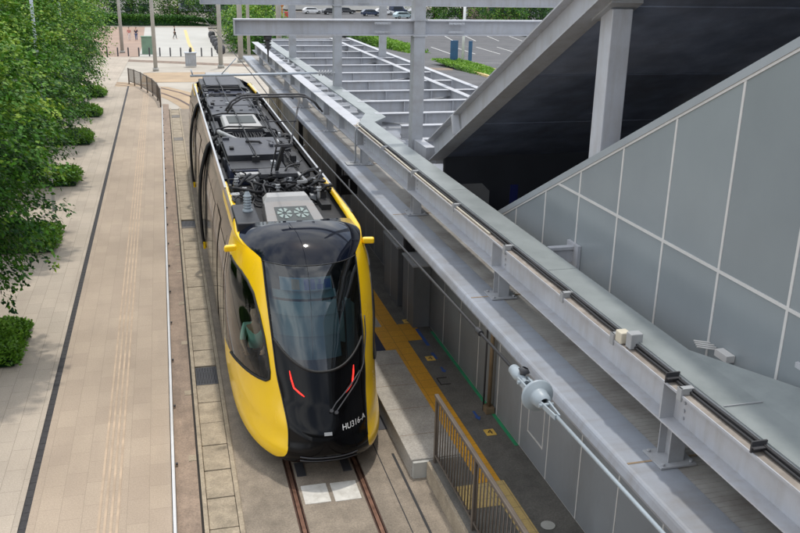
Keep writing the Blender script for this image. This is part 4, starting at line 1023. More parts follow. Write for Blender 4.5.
rbox(1.2,2.66,30.0,31.0,3.17,3.44,'equipment_box',M['equipblue']); rbox(1.2,2.7,31.1,34,3.17,3.52,'equipment_box',M['equip']); rbox(1.35,2.5,31.3,33.8,3.522,3.62,'lid',M['equiptop'])
rbox(1.5,2.4,34.1,35.2,3.5,3.62,'air_conditioner',M['acwhite'])
for i in range(14):
    x=random.uniform(1.15,2.8); y=random.choice([random.uniform(21.3,22.8),random.uniform(29.1,30),random.uniform(29.1,30)]); a,b,h=random.uniform(.08,.25),random.uniform(.08,.3),random.uniform(.08,.25)
    rbox(x-a/2,x+a/2,y-b/2,y+b/2,3.17,3.2+h,'roof_fitting',random.choice([M['equip'],M['deck'],M['equiptop']]),.01)
def loom(n,y0,y1,zmax,seed):
    R=random.Random(seed); g=MB()
    for i in range(n):
        p=Vector((R.uniform(1.12,2.95),R.uniform(y0,y1),R.uniform(3.2,zmax))); dv=Vector((R.uniform(-1,1),R.uniform(-1,1),R.uniform(-.1,.2))).normalized(); pts=[p]
        for k in range(4):
            dv=(dv+Vector((R.uniform(-.6,.6),R.uniform(-.6,.6),R.uniform(-.4,.4)))).normalized(); q=pts[-1]+dv*.16; q.x=min(max(q.x,1.1),2.97); q.z=min(max(q.z,3.2),zmax); pts.append(q)
        g.tube(pts,R.choice((.015,.022,.03)),5)
    child(g,'cable_loom',M['cable'],tram)
loom(26,21.2,22.8,3.5,3); loom(22,28.9,30.2,3.5,4); loom(14,16.3,18.2,3.6,5); loom(10,19,21,3.7,6)
for (x,y) in [(1.34,16.6),(2.0,16.75),(1.62,17.2),(2.3,17.3),(1.25,17.4),(2.75,16.4),(2.78,17.2)]:
    g=MB(); g.cyl((x,y,3.2),(x,y,3.46),.03,.03,8); g.lathe((x,y,3.42),(0,0,1),[(0,.03),(.01,.055),(.03,.055),(.04,.03),(.06,.05),(.08,.05),(.09,.02)],10); child(g,'post_insulator',M['pipe'],tram)
for i in range(22):
    R=random.Random(100+i); y=R.uniform(18,30); x=R.choice((R.uniform(2.45,2.9),R.uniform(1.12,1.24))); a=R.uniform(.06,.16); b=R.uniform(.1,.4); h=R.uniform(.06,.2)
    rbox(x-a/2,x+a/2,y,y+b,3.17,3.24+h,'roof_fitting',R.choice([M['equip'],M['equiptop'],M['deck']]),.01)
R=random.Random(77)
for i in range(60):
    y=R.uniform(18.2,34); x=R.uniform(1.25,2.75); z=3.53 if y<19 else 3.64 if y<21 else 3.45 if y<23 else 3.50 if 25<y<29 else 3.45
    if 22.9<y<25.1 and 1.35<x<2.45: continue
    if 16.9<y<18.1: continue
    a=R.uniform(.05,.16); b=R.uniform(.06,.34); h=R.uniform(.04,.11); rbox(x-a/2,x+a/2,y-b/2,y+b/2,z-.05,z+h,'roof_fitting',R.choice([M['deck'],M['equip'],M['equip'],M['equiptop'],M['cable'],M['pipe']]),.008)
for x,z in ((1.20,3.52),(1.80,3.68),(2.47,3.60),(2.60,3.42),(2.68,3.42)):
    g=MB(); y=18.6; pts=[]
    while y<33.5: pts.append((x+R.uniform(-.02,.02),y,z+R.uniform(-.015,.02))); y+=.7
    g.tube(pts,.016,6); child(g,'conduit',M['cable'],tram)
for y in (21.05,22.85,25.05,29.05,31.05):
    g=MB(); g.tube([(1.12,y,3.25),(1.2,y,3.55),(1.5,y+.05,3.60),(2.4,y-.04,3.58),(2.7,y,3.5),(2.85,y,3.25)],.024,6); child(g,'conduit',M['cable'],tram)
# pantograph
pb=thing('pantograph',None,None,(2.1,18,3.5)); del_keys=[k for k in ('label','category') if k in pb]
bpy.data.objects.remove(pb)
g=MB(); hy=17.9; hz=5.06
for dy in (-.17,.17):
    g.tube([(CX-.92,hy+dy,hz-.30),(CX-.80,hy+dy,hz-.13),(CX-.62,hy+dy,hz-.02),(CX-.5,hy+dy,hz),(CX+.55,hy+dy,hz),(CX+.68,hy+dy,hz-.02),(CX+.86,hy+dy,hz-.13),(CX+1.0,hy+dy,hz-.32)],.020,8)
g.bar((CX-.3,hy-.17,hz-.04),(CX-.3,hy+.17,hz-.04),.03,.03); g.bar((CX+.4,hy-.17,hz-.04),(CX+.4,hy+.17,hz-.04),.03,.03)
pan=child(g,'pantograph',M['dark'],tram)
def sub(mb,name,mat):
    o=mb.build(name,mat); o.parent=pan; o.matrix_parent_inverse=Matrix.Translation(tram.location).inverted() if False else (Matrix.Identity(4)); return o
g=MB(); g.bar((CX-.32,hy,hz-.06),(2.05,16.98,4.24),.03,.03); g.bar((CX+.56,hy,hz-.06),(2.30,16.98,4.24),.03,.03); g.bar((1.98,16.98,4.22),(2.34,16.98,4.22),.06,.05); g.bar((CX-.15,hy-.5,4.62),(CX+.42,hy-.5,4.62),.022,.022)
sub(g,'upper_arm',M['dark'])
g=MB(); g.bar((2.16,16.98,4.22),(2.10,17.75,3.58),.07,.08); g.bar((2.02,17.0,4.18),(1.98,17.65,3.56),.025,.025); sub(g,'lower_arm',M['dark'])
g=MB(); g.box(1.75,2.5,17.5,18.05,3.46,3.54); g.cyl((1.85,17.55,3.3),(1.85,17.55,3.46),.05); g.cyl((2.4,17.55,3.3),(2.4,17.55,3.46),.05); sub(g,'base_frame',M['dark'])

# ------------------------------------------------------------------ people
def skinmesh(name,J,E,mat,parent=None,sub=2):
    me=bpy.data.meshes.new(name); keys=list(J); me.from_pydata([J[k][0] for k in keys],[(keys.index(a),keys.index(b)) for a,b in E],[])
    me.materials.append(mat); o=bpy.data.objects.new(name,me); COL.objects.link(o)
    m=o.modifiers.new('skin','SKIN'); m.use_smooth_shade=True
    for i,k in enumerate(keys):
        r=J[k][1]; r=r if isinstance(r,tuple) else (r,r); me.skin_vertices[0].data[i].radius=r; me.skin_vertices[0].data[i].use_root=(i==0)
    s=o.modifiers.new('sub','SUBSURF'); s.levels=sub; s.render_levels=sub
    dg=bpy.context.evaluated_depsgraph_get(); m2=bpy.data.meshes.new_from_object(o.evaluated_get(dg)); m2.name=name; o.modifiers.clear(); o.data=m2
    for p in m2.polygons: p.use_smooth=True
    if not m2.materials: m2.materials.append(mat)
    if parent: o.parent=parent
    return o
def person(label,loc,rz,top,bottom,hairm,stride=.0,arms=.15,seated=False,scale=1.,group=None):
    J={};E=[]
    def add(k,p,r,par=None):
        J[k]=(Vector(p)*scale,tuple(x*scale for x in r) if isinstance(r,tuple) else r*scale)
        if par: E.append((par,k))
    pz=.93
    add('pelvis',(0,0,pz),(.14,.10)); add('spine',(0,.0,pz+.2),(.125,.09),'pelvis'); add('chest',(0,.0,pz+.40),(.155,.10),'spine'); add('neck',(0,-.0,pz+.56),.05,'chest')
    add('chin',(0,-.02,pz+.635),(.058,.07),'neck'); add('face',(0,-.02,pz+.71),(.072,.09),'chin'); add('brow',(0,-.01,pz+.77),(.074,.092),'face'); add('crown',(0,0,pz+.82),(.055,.07),'brow')
    add('nose',(0,-.118,pz+.70),.012,'face')
    for s,n in ((-1,'l'),(1,'r')):
        add('ear'+n,(s*.085,.0,pz+.71),.016,'face')
        add('sh'+n,(s*.18,0,pz+.49),.058,'chest')
        ph=s*(1 if stride else 0)
        if seated: el=(s*.23,-.10,pz+.22); wr=(s*.16,-.34,pz+.16); hd=(s*.14,-.42,pz+.15); fd=Vector((0,-1,-.25))
        else: el=(s*.235,.03-ph*arms*.4,pz+.21); wr=(s*.24,-.03-ph*arms,pz-.03); hd=(s*.235,-.05-ph*arms,pz-.10); fd=Vector((0,-.15,-1))
        add('el'+n,el,.042,'sh'+n); add('wr'+n,wr,.027,'el'+n); add('hd'+n,hd,(.036,.02),'wr'+n)
        fd.normalize(); side=Vector((0,1,0)) if not seated else Vector((1,0,0))
        for i in range(4):
            b=Vector(hd)+side*(-.03+.02*i)+fd*.03; ln=(.028,.034,.032,.024)[i]
            add(f'f{i}a'+n,b,.009,'hd'+n); add(f'f{i}b'+n,b+fd*ln+Vector((-s*.008,0,0)),.0085,f'f{i}a'+n); add(f'f{i}c'+n,b+fd*ln*1.8+Vector((-s*.022,-.004,0)),.008,f'f{i}b'+n)
        tb_=Vector(wr)*.5+Vector(hd)*.5+side*(-.035); add('tha'+n,tb_,.012,'hd'+n); add('thb'+n,tb_+fd*.04-side*.02,.010,'tha'+n)
        if seated: kn=(s*.12,-.42,pz+.02); an=(s*.12,-.40,pz-.42); to=(s*.12,-.55,pz-.46)
        else: kn=(s*.095,-.04+ph*stride*.45,.50); an=(s*.09,.02+ph*stride,.09+(abs(stride)*.10 if ph>0 else 0)); to=(s*.10,-.13+ph*stride,.035)
        add('hip'+n,(s*.095,0,pz-.04),.092,'pelvis'); add('kn'+n,kn,.058,'hip'+n); add('an'+n,an,.038,'kn'+n); add('to'+n,to,(.042,.03),'an'+n)
    root=skinmesh('person',J,E,M['skin']); root.location=loc; root.rotation_euler=(0,0,rz)
    def layer(name,keys,extra,mat,ends={}):
        Jn={k:(J[k][0],tuple(x+extra for x in (J[k][1] if isinstance(J[k][1],tuple) else (J[k][1],)*2))) for k in keys}
        for k,(p,r) in ends.items(): Jn[k]=(p,(r,r))
        En=[(a,b) for a,b in E if a in Jn and b in Jn]; return skinmesh(name,Jn,En,mat,root,2)
    layer('shirt',['pelvis','spine','chest','shl','shr','ell','elr'],.012,top)
    layer('trousers',['pelvis','hipl','hipr','knl','knr','anl','anr'],.012,bottom)
    hj={'brow':(J['brow'][0]+Vector((0,.012,.012))*scale,(.078*scale,.085*scale)),'crown':(J['crown'][0]+Vector((0,.01,.012))*scale,(.062*scale,.075*scale)),'back':((J['face'][0]+Vector((0,.06,.0))*scale),(.06*scale,.045*scale))}
    skinmesh('hair',hj,[('brow','crown'),('brow','back')],hairm,root,2)
    tag(root,label,'person',group); return root
person('person in a mint green shirt seated at the cab side window of the tram',(CX-.80,14.45,.12),-.15,M['shirt'],M['navy'],M['hair'],seated=True,scale=1.0)
person('person in a pink top standing on the red plaza beside another walker',(-4.36,128.5,-2.4),.3,M['shirtr'],M['shirtw'],M['hair'])
person('person in a dark top and blue trousers standing on the red plaza',(-3.45,128.5,-2.4),-.4,M['navy'],M['jean'],M['hair'])
person('person dressed all in black walking alone across the pale plaza',(1.71,131.3,-2.4),PI/2+.2,M['cloth'],M['cloth'],M['hair'],stride=.22)

# ------------------------------------------------------------------ vegetation
def leafcloud(name,C,A,Nn,Ln,Wd,T,mat):
    n=len(C); B=np.cross(Nn,A); B/=np.linalg.norm(B,axis=1)[:,None]+1e-9
    Ln=Ln[:,None];Wd=Wd[:,None]
    V=np.stack([C,C+A*Ln*.45+B*Wd,C+A*Ln-Nn*Ln*.12,C+A*Ln*.45-B*Wd],1).reshape(-1,3)
    me=bpy.data.meshes.new(name); me.vertices.add(4*n); me.vertices.foreach_set('co',V.ravel().astype(np.float32))
    me.loops.add(4*n); me.loops.foreach_set('vertex_index',np.arange(4*n,dtype=np.int32)); me.polygons.add(n)
    me.polygons.foreach_set('loop_start',np.arange(0,4*n,4,dtype=np.int32)); me.polygons.foreach_set('loop_total',np.full(n,4,dtype=np.int32))
    at=me.attributes.new('tone','FLOAT','FACE'); at.data.foreach_set('value',np.clip(T,0,1).astype(np.float32)); me.update(); me.validate(); me.materials.append(mat)
    o=bpy.data.objects.new(name,me); COL.objects.link(o); return o
def unit(v): return v/(np.linalg.norm(v,axis=-1,keepdims=True)+1e-9)
def crown(rad,zc_,nspray,per,leaf,mat,seed,shape=1.,droop=.25,name='crown'):
    r=np.random.default_rng(seed); D=unit(r.normal(size=(nspray,3))); 
    lob=unit(r.normal(size=(22,3))); amp=r.uniform(-.22,.2,22); sc=1+sum(a*np.clip((D@l-.65)/.35,0,1)[:,None] for a,l in zip(amp,lob))
    rr=r.uniform(.30,1,(nspray,1))**.45
    P=D*rr*sc*np.array(rad)[None]; dz=np.clip(P[:,2]/rad[2],0,1.2); P[:,:2]*=(1.0-.5*dz)[:,None]; P[:,2]+=zc_
    out=unit(D*np.array([1,1,.35])+r.normal(size=(nspray,3))*.25+np.array([0,0,-droop]))
    tone0=.32+.26*(rr[:,0]-.7)+.24*D[:,2]+r.normal(size=nspray)*.2  # light painted into leaf tone: upper and outer sprays brighter, inner ones darker
    k=per; s=np.repeat(np.arange(nspray),k); n=len(s)
    u=r.uniform(-.15,1,n); L=leaf*6.5
    ax=out[s]; up=np.tile([0,0,1.],(n,1)); lat=unit(np.cross(ax,up)); nn=unit(np.cross(lat,ax))
    C=P[s]+ax*(u*L)[:,None]+lat*(r.normal(size=n)*L*.26*(1.15-u))[:,None]+nn*(r.normal(size=n)*L*.09-.25*u*u*L*droop*2)[:,None]
    A=unit(ax*.7+lat*r.normal(size=n)[:,None]*.8+r.normal(size=(n,3))*.25+np.array([0,0,-.15]))
    Nn=unit(nn+r.normal(size=(n,3))*.45)
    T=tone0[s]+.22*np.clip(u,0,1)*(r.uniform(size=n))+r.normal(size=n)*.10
    return leafcloud(name,C,A,Nn,leaf*r.uniform(.5,1.3,n),leaf*.30*r.uniform(.8,1.2,n),T,mat)
def tree(label,loc,rad,zc_,height,nspray,per,leaf,seed,mat=None,group='street trees along the walkway',trunkr=.13):
    t=thing('street_tree',label,'tree',loc,0,group)
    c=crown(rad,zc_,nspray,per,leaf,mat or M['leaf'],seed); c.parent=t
    r=random.Random(seed); g=MB(); lean=(r.uniform(-.15,.15),r.uniform(-.15,.15))
    tr=[Vector((lean[0]*k*.3,lean[1]*k*.3,k*height/6)) for k in range(6)]
    g.tube(tr,[trunkr*(1.25-.19*k) for k in range(6)],9)
    for i in range(11):
        k=1.2+3.4*i/11; b=tr[int(k)].lerp(tr[min(5,int(k)+1)],k-int(k)); a=r.uniform(0,2*PI); ln=rad[0]*r.uniform(.5,.85)
        dd=Vector((math.cos(a),math.sin(a),r.uniform(.25,.7)))
        g.tube([b,b+dd*ln*.4,b+dd*ln*.75+Vector((0,0,.1)),b+dd*ln+Vector((0,0,.05))],[trunkr*.42,trunkr*.3,trunkr*.18,trunkr*.06],6)
    q=g.build('trunk',M['trunk']); q.parent=t
    return t
TR=[(-4.95,17.2,2.65,'nearest'),(-5.1,25.1,2.35,'second'),(-5.2,33,2.35,'third'),(-5.3,40.8,2.25,'fourth'),(-5.4,48.4,2.2,'fifth'),(-5.7,56,2.4,'sixth')]
lab=['leafy green street tree nearest the camera, over the largest clipped shrub bed','leafy street tree second from the camera, its low branches reaching over the walkway','leafy street tree third along the left edge of the walkway','leafy street tree fourth along the left edge of the walkway','leafy street tree fifth along the walkway, before the curved fence','leafy street tree at the far end of the walkway row, beside the curved tracks']
cnt=[(1500,40,.108),(1500,38,.105),(1150,32,.118),(900,28,.13),(760,24,.14),(700,22,.15)]
for i,(x,y,r0,_) in enumerate(TR):
    ns,per,lf=cnt[i]; tree(lab[i],(x,y,0),(r0,r0,3.7 if i!=1 else 3.3),(4.7 if i==0 else 4.5 if i==1 else 4.9+.15*(i%2)),7.4,ns,per,lf,11+i)
lab2=['street tree in the back row, level with the nearest shrub bed','street tree in the back row, behind the second shrub bed','street tree in the back row, behind the near lamp post','street tree in the back row, behind the far lamp post','street tree in the back row closest to the plaza']
for i,(x,y) in enumerate([(-9.8,24),(-10.4,33),(-10,43),(-10.6,54),(-11.2,66)]):
    tree(lab2[i],(x,y,zg(y)),(2.9,2.9,4.3),5.4,8,560,20,.18,31+i,M['leafd'] if i%2 else M['leaf'],group='back row of street trees')
for i,(x,y) in enumerate([(-15.5,62),(-16.5,80),(-12.5,84),(-15,100)]):
    tree(['tall dark tree far left behind the lamp posts','broad dark tree left of the red plaza','dark tree between the lamp posts and the red plaza','farthest dark tree beside the red plaza'][i],(x,y,zg(y)),(3.6,3.6,5),5.8,9,520,18,.24,41+i,M['leafd'],group='trees beside the plaza')
# clipped shrub beds
def bed(label,x0,x1,y0,y1,h,n,leaf,seed,name='shrub_bed',cat='shrub bed',mat=None,group='clipped shrub beds',z=0):
    r=np.random.default_rng(seed); cx,cy=(x0+x1)/2,(y0+y1)/2
    t=thing(name,label,cat,(cx,cy,z),0,group)
    hx,hy=(x1-x0)/2,(y1-y0)/2
    U=r.uniform(-1,1,(n,2)); ed=np.maximum(abs(U[:,0])**6,abs(U[:,1])**6)
    Z=h*(1-.75*ed)*(1+.12*np.sin(U[:,0]*5+seed)+.1*np.sin(U[:,1]*7))*r.uniform(.55,1.03,n)
    C=np.stack([U[:,0]*hx*1.03,U[:,1]*hy*1.03,Z],1); A=unit(r.normal(size=(n,3))*np.array([1,1,.5])+np.array([0,0,.5])); Nn=unit(r.normal(size=(n,3))*.6+np.array([0,0,1]))
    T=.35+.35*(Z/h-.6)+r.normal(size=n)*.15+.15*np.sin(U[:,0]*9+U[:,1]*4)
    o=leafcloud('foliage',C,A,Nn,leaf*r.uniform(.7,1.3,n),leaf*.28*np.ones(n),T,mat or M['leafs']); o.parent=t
    g=MB(); k=10
    def f(u,v):
        e=max(abs(u)**6,abs(v)**6); return Vector((u*hx*.96,v*hy*.96,h*.66*(1-.9*e)))
    uu=list(np.linspace(-1,1,k)); g.grid(f,uu,uu); q=g.build('stems',M['leafd']); q.parent=t
    q.data.attributes.new('tone','FLOAT','FACE')
    return t
for i,(a,b,c_,d) in enumerate([(-6.2,-3.15,16.9,19.0),(-6.2,-3.2,24.4,26.6),(-6.2,-3.25,32.2,34.3),(-6.2,-3.3,40,42),(-6.2,-3.35,47.6,49.4),(-6.2,-3.5,54.9,56.8)]):
    bed(['largest clipped shrub bed nearest the camera at the left edge','clipped shrub bed second from the camera under the low branches','clipped shrub bed third along the walkway','clipped shrub bed fourth along the walkway','clipped shrub bed fifth along the walkway','clipped shrub bed farthest along the walkway'][i],a,b,c_,d,.5,[11000,8000,5000,4000,3000,3000][i],[.10,.10,.12,.13,.14,.15][i],51+i)
# ------------------------------------------------------------------ street furniture
def pole(label,x,y,h,r0=.14,r1=.10,mat=None,name='catenary_pole',cat='pole',group='overhead line poles',lean=(0,0),arm=None):
    z=zg(y); t=thing(name,label,cat,(x,y,z),0,group)
    g=MB(); g.cyl((x,y,z-.1),(x+lean[0],y+lean[1],z+h),r0,r1,14); child(g,'shaft',mat or M['concretepole'],t)
    g=MB(); g.cyl((x,y,z),(x,y,z+.25),r0*1.5,r0*1.4,14); child(g,'base',mat or M['concretepole'],t)
    if arm:
        g=MB()
        for a in arm:
            g.cyl((x,y,z+a[0]),(x+a[1],y+a[2],z+a[3]),.035,.03,8)
        child(g,'arm',M['galv'],t)
    return t
pole('pale line pole standing beside the curved fence',-.67,73.6,10,.16,.13,arm=[(7.2,4.5,0,7.3),(6.2,2.5,0,7.2)])
pole('pale line pole at the left end of the red plaza',-4.22,100,10,.19,.15,arm=[(7.6,5.5,0,7.7),(6.9,3,0,7.6)])
pole('pale line pole just beyond the rear of the tram',4.61,76.4,10,.19,.16,arm=[(7.4,-3.6,0,7.5),(6.0,-2.4,0,7.4),(5.8,-3.2,0,6.0)])
pole('stout pale pole left of a thinner one beyond the canopy end',6.92,84,11,.24,.22); pole('thinner pale pole right of the stout one beyond the canopy end',7.95,87,11,.16,.15)
pole('pale pole beyond the canopy end, nearest the coloured barriers',11.6,93,11,.28,.25)
LPX=(-3.7,-4.5)
for (x,y,l) in ((LPX[0],29,'slim grey lamp post rising out of the trees at the left edge'),(LPX[1],44.5,'slim grey lamp post among the trees nearer the plaza')):
    t=thing('lamp_post',l,'lamp post',(x,y,zg(y)),0,'lamp posts among the trees')
    g=MB(); g.cyl((x,y,zg(y)),(x,y,zg(y)+9.5),.06,.045,12); child(g,'shaft',M['galv'],t)
    g=MB(); g.cyl((x,y,zg(y)+9.5),(x+1.4,y,zg(y)+9.8),.04,.04,8); child(g,'arm',M['galv'],t)
    g=MB(); g.box(x+1.1,x+1.8,y-.12,y+.12,zg(y)+9.74,zg(y)+9.88); child(g,'lamp_head',M['galv'],t,bevel=.03)
# curved fence
t=thing('curved_fence','grey metal barrier fence following the curve where the tracks turn left','fence',(-1.2,57.5,0))
FP=[(-2.35,62.0),(-1.95,60.6),(-1.5,58.8),(-1.1,56.9),(-.78,55.4),(-.5,53.4),(-.33,50.8)]
for k,h in (('top_rail',1.0),('bottom_rail',.18)):
    g=MB(); g.tube([(x,y,zg(y)+h) for x,y in FP],.03,6); child(g,k,M['railing'],t)
for i,(x,y) in enumerate(FP):
    g=MB(); g.cyl((x,y,zg(y)),(x,y,zg(y)+1.05),.04,n=8); child(g,'post',M['railing'],t)
g=MB()
for (a,b),(c_,d) in zip(FP,FP[1:]):
    for i in range(1,14): x=a+(c_-a)*i/14; y=b+(d-b)*i/14; g.cyl((x,y,zg(y)+.18),(x,y,zg(y)+1.0),.011,n=4,caps=False)
child(g,'bars',M['railing'],t)
# bollards along the plaza edge
g=MB(); g.lathe((0,0,-.05),(0,0,1),[(0,.07),(.85,.07),(.9,.06),(.93,.0)],12)
b0=None
for i in range(14):
    x=-8.5+i*1.02; y=94.4-.1*i
    if b0 is None:
        b0=g.build('bollard',M['dark']); o=b0
    else: o=b0.copy(); COL.objects.link(o)
    o.location=(x,y,zg(y)); tag(o,'dark bollard in the row along the near edge of the plaza','bollard','bollards along the plaza edge')
# equipment cabinets by the tracks
t=thing('utility_cabinet','grey metal utility cabinet with a small lamp on top beside the tracks','cabinet',(2.07,77.9,zg(77.9)))
z=zg(77.9); g=MB(); g.box(1.75,2.65,77.6,78.3,z+.08,z+1.15); child(g,'body',M['pipe'],t,bevel=.02)
g=MB(); g.box(1.69,2.71,77.53,78.37,z+1.15,z+1.22); child(g,'top',M['galv'],t,bevel=.01)
g=MB(); 
for i in range(4): g.box(1.83+i*.2,1.97+i*.2,77.585,77.6,z+.3,z+1.0)
child(g,'louvre',M['steel2'],t)
g=MB(); g.cyl((2.2,78,z+1.22),(2.2,78,z+1.5),.12,.10,12); g.cyl((2.2,78,z+1.5),(2.2,78,z+1.65),.05,.02,8); child(g,'beacon',M['dark'],t)
t=thing('relay_box','pale green equipment box beside the pole at the plaza edge','cabinet',(-1.55,97.5,zg(97.5))); z=zg(97.5)
g=MB(); g.box(-2.15,-1.0,97.2,98.0,z,z+1.75); child(g,'body',M['greenbox'],t,bevel=.03)
g=MB(); g.box(-2.2,-.95,97.15,98.05,z+1.75,z+1.83); child(g,'top',M['greenbox'],t,bevel=.02)
# far hedge, trees and houses
bed('long clipped dark hedge along the back of the plaza',-42,9,158,160.5,2.0,26000,.34,71,'long_hedge','hedge',M['leafd'],None,-2.4)
bed('lower hedge strip along the left of the parking lot beside the steel frame',26.6,29.5,96,141,1.2,12000,.30,72,'parking_hedge','hedge',M['leafs'],None,-2.2)
bed('low green verge planting on the far right of the parking lot',57,66,134,147,1.0,9000,.30,73,'verge_planting','shrub bed',M['leafs'],None,-2.4)
bed('bright green grass strip with a kerb beside the blue boards',24.0,26.6,58,79.5,.35,12000,.16,74,'verge_planting','shrub bed',M['leafs'],None,-.42)
ft=[(-22,166),(-13,170),(-5,168),(3,172),(10,168),(10.8,106),(11.4,118),(11.2,130),(17,176),(62,160),(70,166),(58,172),(78,172),(54,178)]
fl=['dense green tree behind the hedge at the far left','round dark tree behind the hedge, left of the pale house','dense tree behind the long hedge near the line poles','dark tree behind the middle of the long hedge','dense tree behind the right end of the hedge','bushy tree right of the pale plaza, nearest the tram','bushy tree right of the pale plaza, second from the tram','bushy tree right of the pale plaza, at its far end','dark tree behind the coloured barriers','green tree beyond the top right of the parking lot, left of its neighbours','broad green tree beyond the top right of the parking lot','smaller green tree behind the right parking verge','green tree partly hidden by the stair roof beam','dark green tree beyond the parked van']
for i,(x,y) in enumerate(ft):
    tree(fl[i],(x,y,zg(y)),(3.4+.4*(i%3),3.2,3.6+.3*(i%2)) if y>140 else (2.2,5.0,2.8),4.2 if y>140 else 2.6,6.5,420,16,.34,81+i,[M['leafd'],M['leaf']][i%2],group='background trees',trunkr=.18)
for i in range(5):
    x=5.9+.25*i; y=97+9*i
    g=MB(); g.lathe((0,0,0),(0,0,1),[(0,.3),(.15,.45),(.5,.5),(.85,.42),(1.0,.2),(1.03,0)],14); o=g.build('planter_tub',M['dark']); o.location=(x,y,zg(y)); tag(o,'dark round tub in the row along the right edge of the pale plaza','planter','dark tubs along the plaza')
def building(label,x0,x1,y0,y1,z0,h,mat,nx,nzz,name='building',cat='building'):
    t=thing(name,label,cat,((x0+x1)/2,(y0+y1)/2,z0)); g=MB(); g.box(x0,x1,y0,y1,z0,z0+h); child(g,'wall',mat,t)
    g=MB(); g.box(x0-.3,x1+.3,y0-.3,y1+.3,z0+h,z0+h+.4); child(g,'roof',M['coping'],t)
    sx=(x1-x0)/nx; sz=h/nzz
    for i in range(nx):
        for j in range(nzz):
            g=MB(); a=x0+sx*(i+.18); b=x0+sx*(i+.82); c_=z0+sz*(j+.3); d=z0+sz*(j+.8)
            g.box(a,b,y0-.06,y0-.02,c_,d); w_=child(g,'window',M['fglass'],t)
    return t
building('pale house behind the hedge at the left',-26,-17,186,196,-2.4,9,M['facadew'],4,3,'house','house')
building('pale narrow building behind the trees left of centre',-10,-2,190,200,-2.4,12,M['facadew'],3,4,'house','house')
building('long pale building behind the parked cars',30,66,226,236,-2.4,7,M['facadew'],14,2)
building('grey building behind the trees at the far right',76,110,215,225,-2.4,9,M['facade'],10,3)
building('grey building behind the barriers and poles',4,27,214,224,-2.4,8,M['facade'],8,3)
building('brown low house behind the right trees',66,76,186,192,-2.4,4,M['brown'],4,1,'house','house')
# station building and deck behind the photographer
t=thing('footbridge_deck','grey footbridge deck on the photographer\'s side of the station','footbridge',(0,-6,5.6)); g=MB(); g.box(-18,18,-11,-.6,5.4,5.9); child(g,'deck',M['curb'],t)
building('large glazed station building facing the tram from behind the camera',-26,26,-34,-26,0,15,M['facade'],13,4,'station_building','building')
# cars
def car(label,x,y,rz,paint,van=False):
    z=zg(y)+.0; t=thing('parked_car',label,'car',(x,y,z),rz,'cars in the far parking lot')
    Lh,Wh=2.2,.85
    top=1.85 if van else 1.42
    pr=[(-2.2,.3),(2.15,.3),(2.2,.55),(2.1,.85),(1.1,.98),(.6,top-.05),(.2,top),(-1.5,top),(-2.05,.98 if not van else 1.1),(-2.2,.85)]
    if van: pr=[(-2.2,.3),(2.15,.3),(2.2,.55),(2.1,.95),(1.35,1.1),(.85,top-.05),(.5,top),(-2.0,top),(-2.15,1.1),(-2.2,.85)]
    g=MB(); 
    def half(zv): return Wh if zv<1.0 else Wh-.14*(zv-1)/(top-1)
    A=[(a,-half(b),b) for a,b in pr]; B2=[(a,half(b),b) for a,b in pr]
    g.face(A,0); g.face(B2[::-1],0)
    for i in range(len(pr)): j=(i+1)%len(pr); g.face([A[j],A[i],B2[i],B2[j]],0)
    def ch(g,n,m,**k): o=g.build(n,m,**k); o.parent=t; return o
    ch(g,'body',paint,bevel=.06)
    g=MB()
    for s in (-1,1):
        yv=lambda b:s*(half(b)+.006)
        q=[(a,yv(b),b) for a,b in ((-1.75,1.02),(.9,1.05),(.5,top-.12),(-1.45,top-.12))]; g.face(q if s<0 else q[::-1])
    w1=(1.05,1.02) if not van else (1.3,1.13)
    f=lambda t_,e:(w1[0]+(.62+(.25 if van else 0)-w1[0])*t_+e,w1[1]+(top-.1-w1[1])*t_)
    a0=f(.05,.03);a1=f(.95,.03); g.face([(a0[0],-.72,a0[1]),(a0[0],.72,a0[1]),(a1[0],.62,a1[1]),(a1[0],-.62,a1[1])])
    ch(g,'window',M['carglass'])
    for sx in (-1.35,1.35):
        for s in (-1,1):
            g=MB(); g.cyl((sx,s*.70,.31),(sx,s*.87,.31),.31,n=16); wv=ch(g,'wheel',M['tyre'])
            g=MB(); g.cyl((sx,s*.872,.31),(sx,s*.885,.31),.19,n=12); r=g.build('rim',M['silver']); r.parent=wv
    for s in (-1,1):
        g=MB(); g.box(2.12,2.21,s*.6-.16,s*.6+.16,.62,.78); ch(g,'headlight',M['white'])
    return t
car('black van parked second from right beside a silver wagon',64.9,198,PI+.2,M['carblack'],True)
car('white car parked at the left end of the far row behind the gantry columns',33.5,206,.1,M['carwhite'])
car('navy van parked beyond the pale blue car',54,207,.2,M['carnavy'],True)
car('black car parked in the far row between the two gantry columns',41.3,206.5,.05,M['carblack'])
car('silver wagon parked right of the black van',68.6,194.5,PI+.25,M['carsilver'])
car('pale blue car half hidden behind the steel crossbeam',50.2,188,.2,M['carlight'])
car('navy car parked left of a white one',45.4,198,.1,M['carnavy'])
car('white car parked right of the navy one',49.6,203,.1,M['carwhite'])
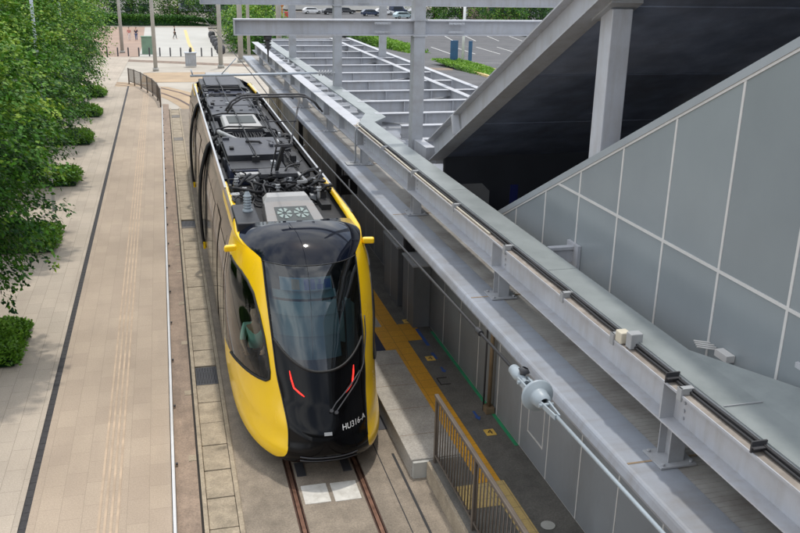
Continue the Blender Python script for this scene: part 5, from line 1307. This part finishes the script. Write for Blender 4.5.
car('black car parked farthest left behind the barriers',37.5,203,.15,M['carblack'])
car('silver car parked beyond the black van',58,205,.3,M['carsilver'])
# blue boards by the parking verge
for x,y,w_,l in ((25.55,77.6,.72,'wide blue board on legs left of the white post'),(26.75,76.6,.34,'narrow blue board right of the white post')):
    z=zg(y); t=thing('notice_board',l,'notice board',(x,y,z),0)
    g=MB(); g.box(x-w_/2,x+w_/2,y-.05,y+.05,z+.35,z+2.2); child(g,'board',M['signblue'],t,bevel=.02)
    for s in (-1,1):
        g=MB(); g.box(x+s*(w_/2-.08)-.04,x+s*(w_/2-.08)+.04,y+.05,y+.12,z,z+2.1); child(g,'leg',M['pipe'],t)
t=thing('lamp_post','white lamp post between the two blue boards at the parking lot','lamp post',(26.2,77,zg(77))); z=zg(77)
g=MB(); g.cyl((26.2,77,z),(26.2,77,z+6.5),.14,.11,12); child(g,'shaft',M['white'],t)
g=MB(); g.box(25.95,26.45,76.8,77.2,z+6.5,z+6.62); child(g,'lamp_head',M['white'],t)
# coloured barriers far behind the canopy end
for i,(x,y,m,l) in enumerate(((22.3,187,'white','white safety barrier left of the red ones'),(23.5,188,'signred','red safety barrier left of the orange post'),(26.0,190.5,'signred','long red safety barrier right of the orange post'))):
    t=thing('safety_barrier',l,'barrier',(x,y,-2.4)); w_=1.0 if i<2 else 1.9
    g=MB(); g.hexa([(x-w_/2,y-.3,-2.4),(x+w_/2,y-.3,-2.4),(x+w_/2,y+.3,-2.4),(x-w_/2,y+.3,-2.4),(x-w_/2,y-.12,-1.3),(x+w_/2,y-.12,-1.3),(x+w_/2,y+.12,-1.3),(x-w_/2,y+.12,-1.3)]); child(g,'body',M[m],t,bevel=.06)
t=thing('marker_post','orange marker post with a round head between the red barriers','marker post',(24.5,190,-2.4)); g=MB(); g.cyl((24.5,190,-2.4),(24.5,190,-.3),.12,n=10); g.lathe((24.5,190,-.3),(0,0,1),[(0,.12),(.1,.35),(.4,.4),(.6,.25),(.66,0)],12); child(g,'post',M['orange'],t)
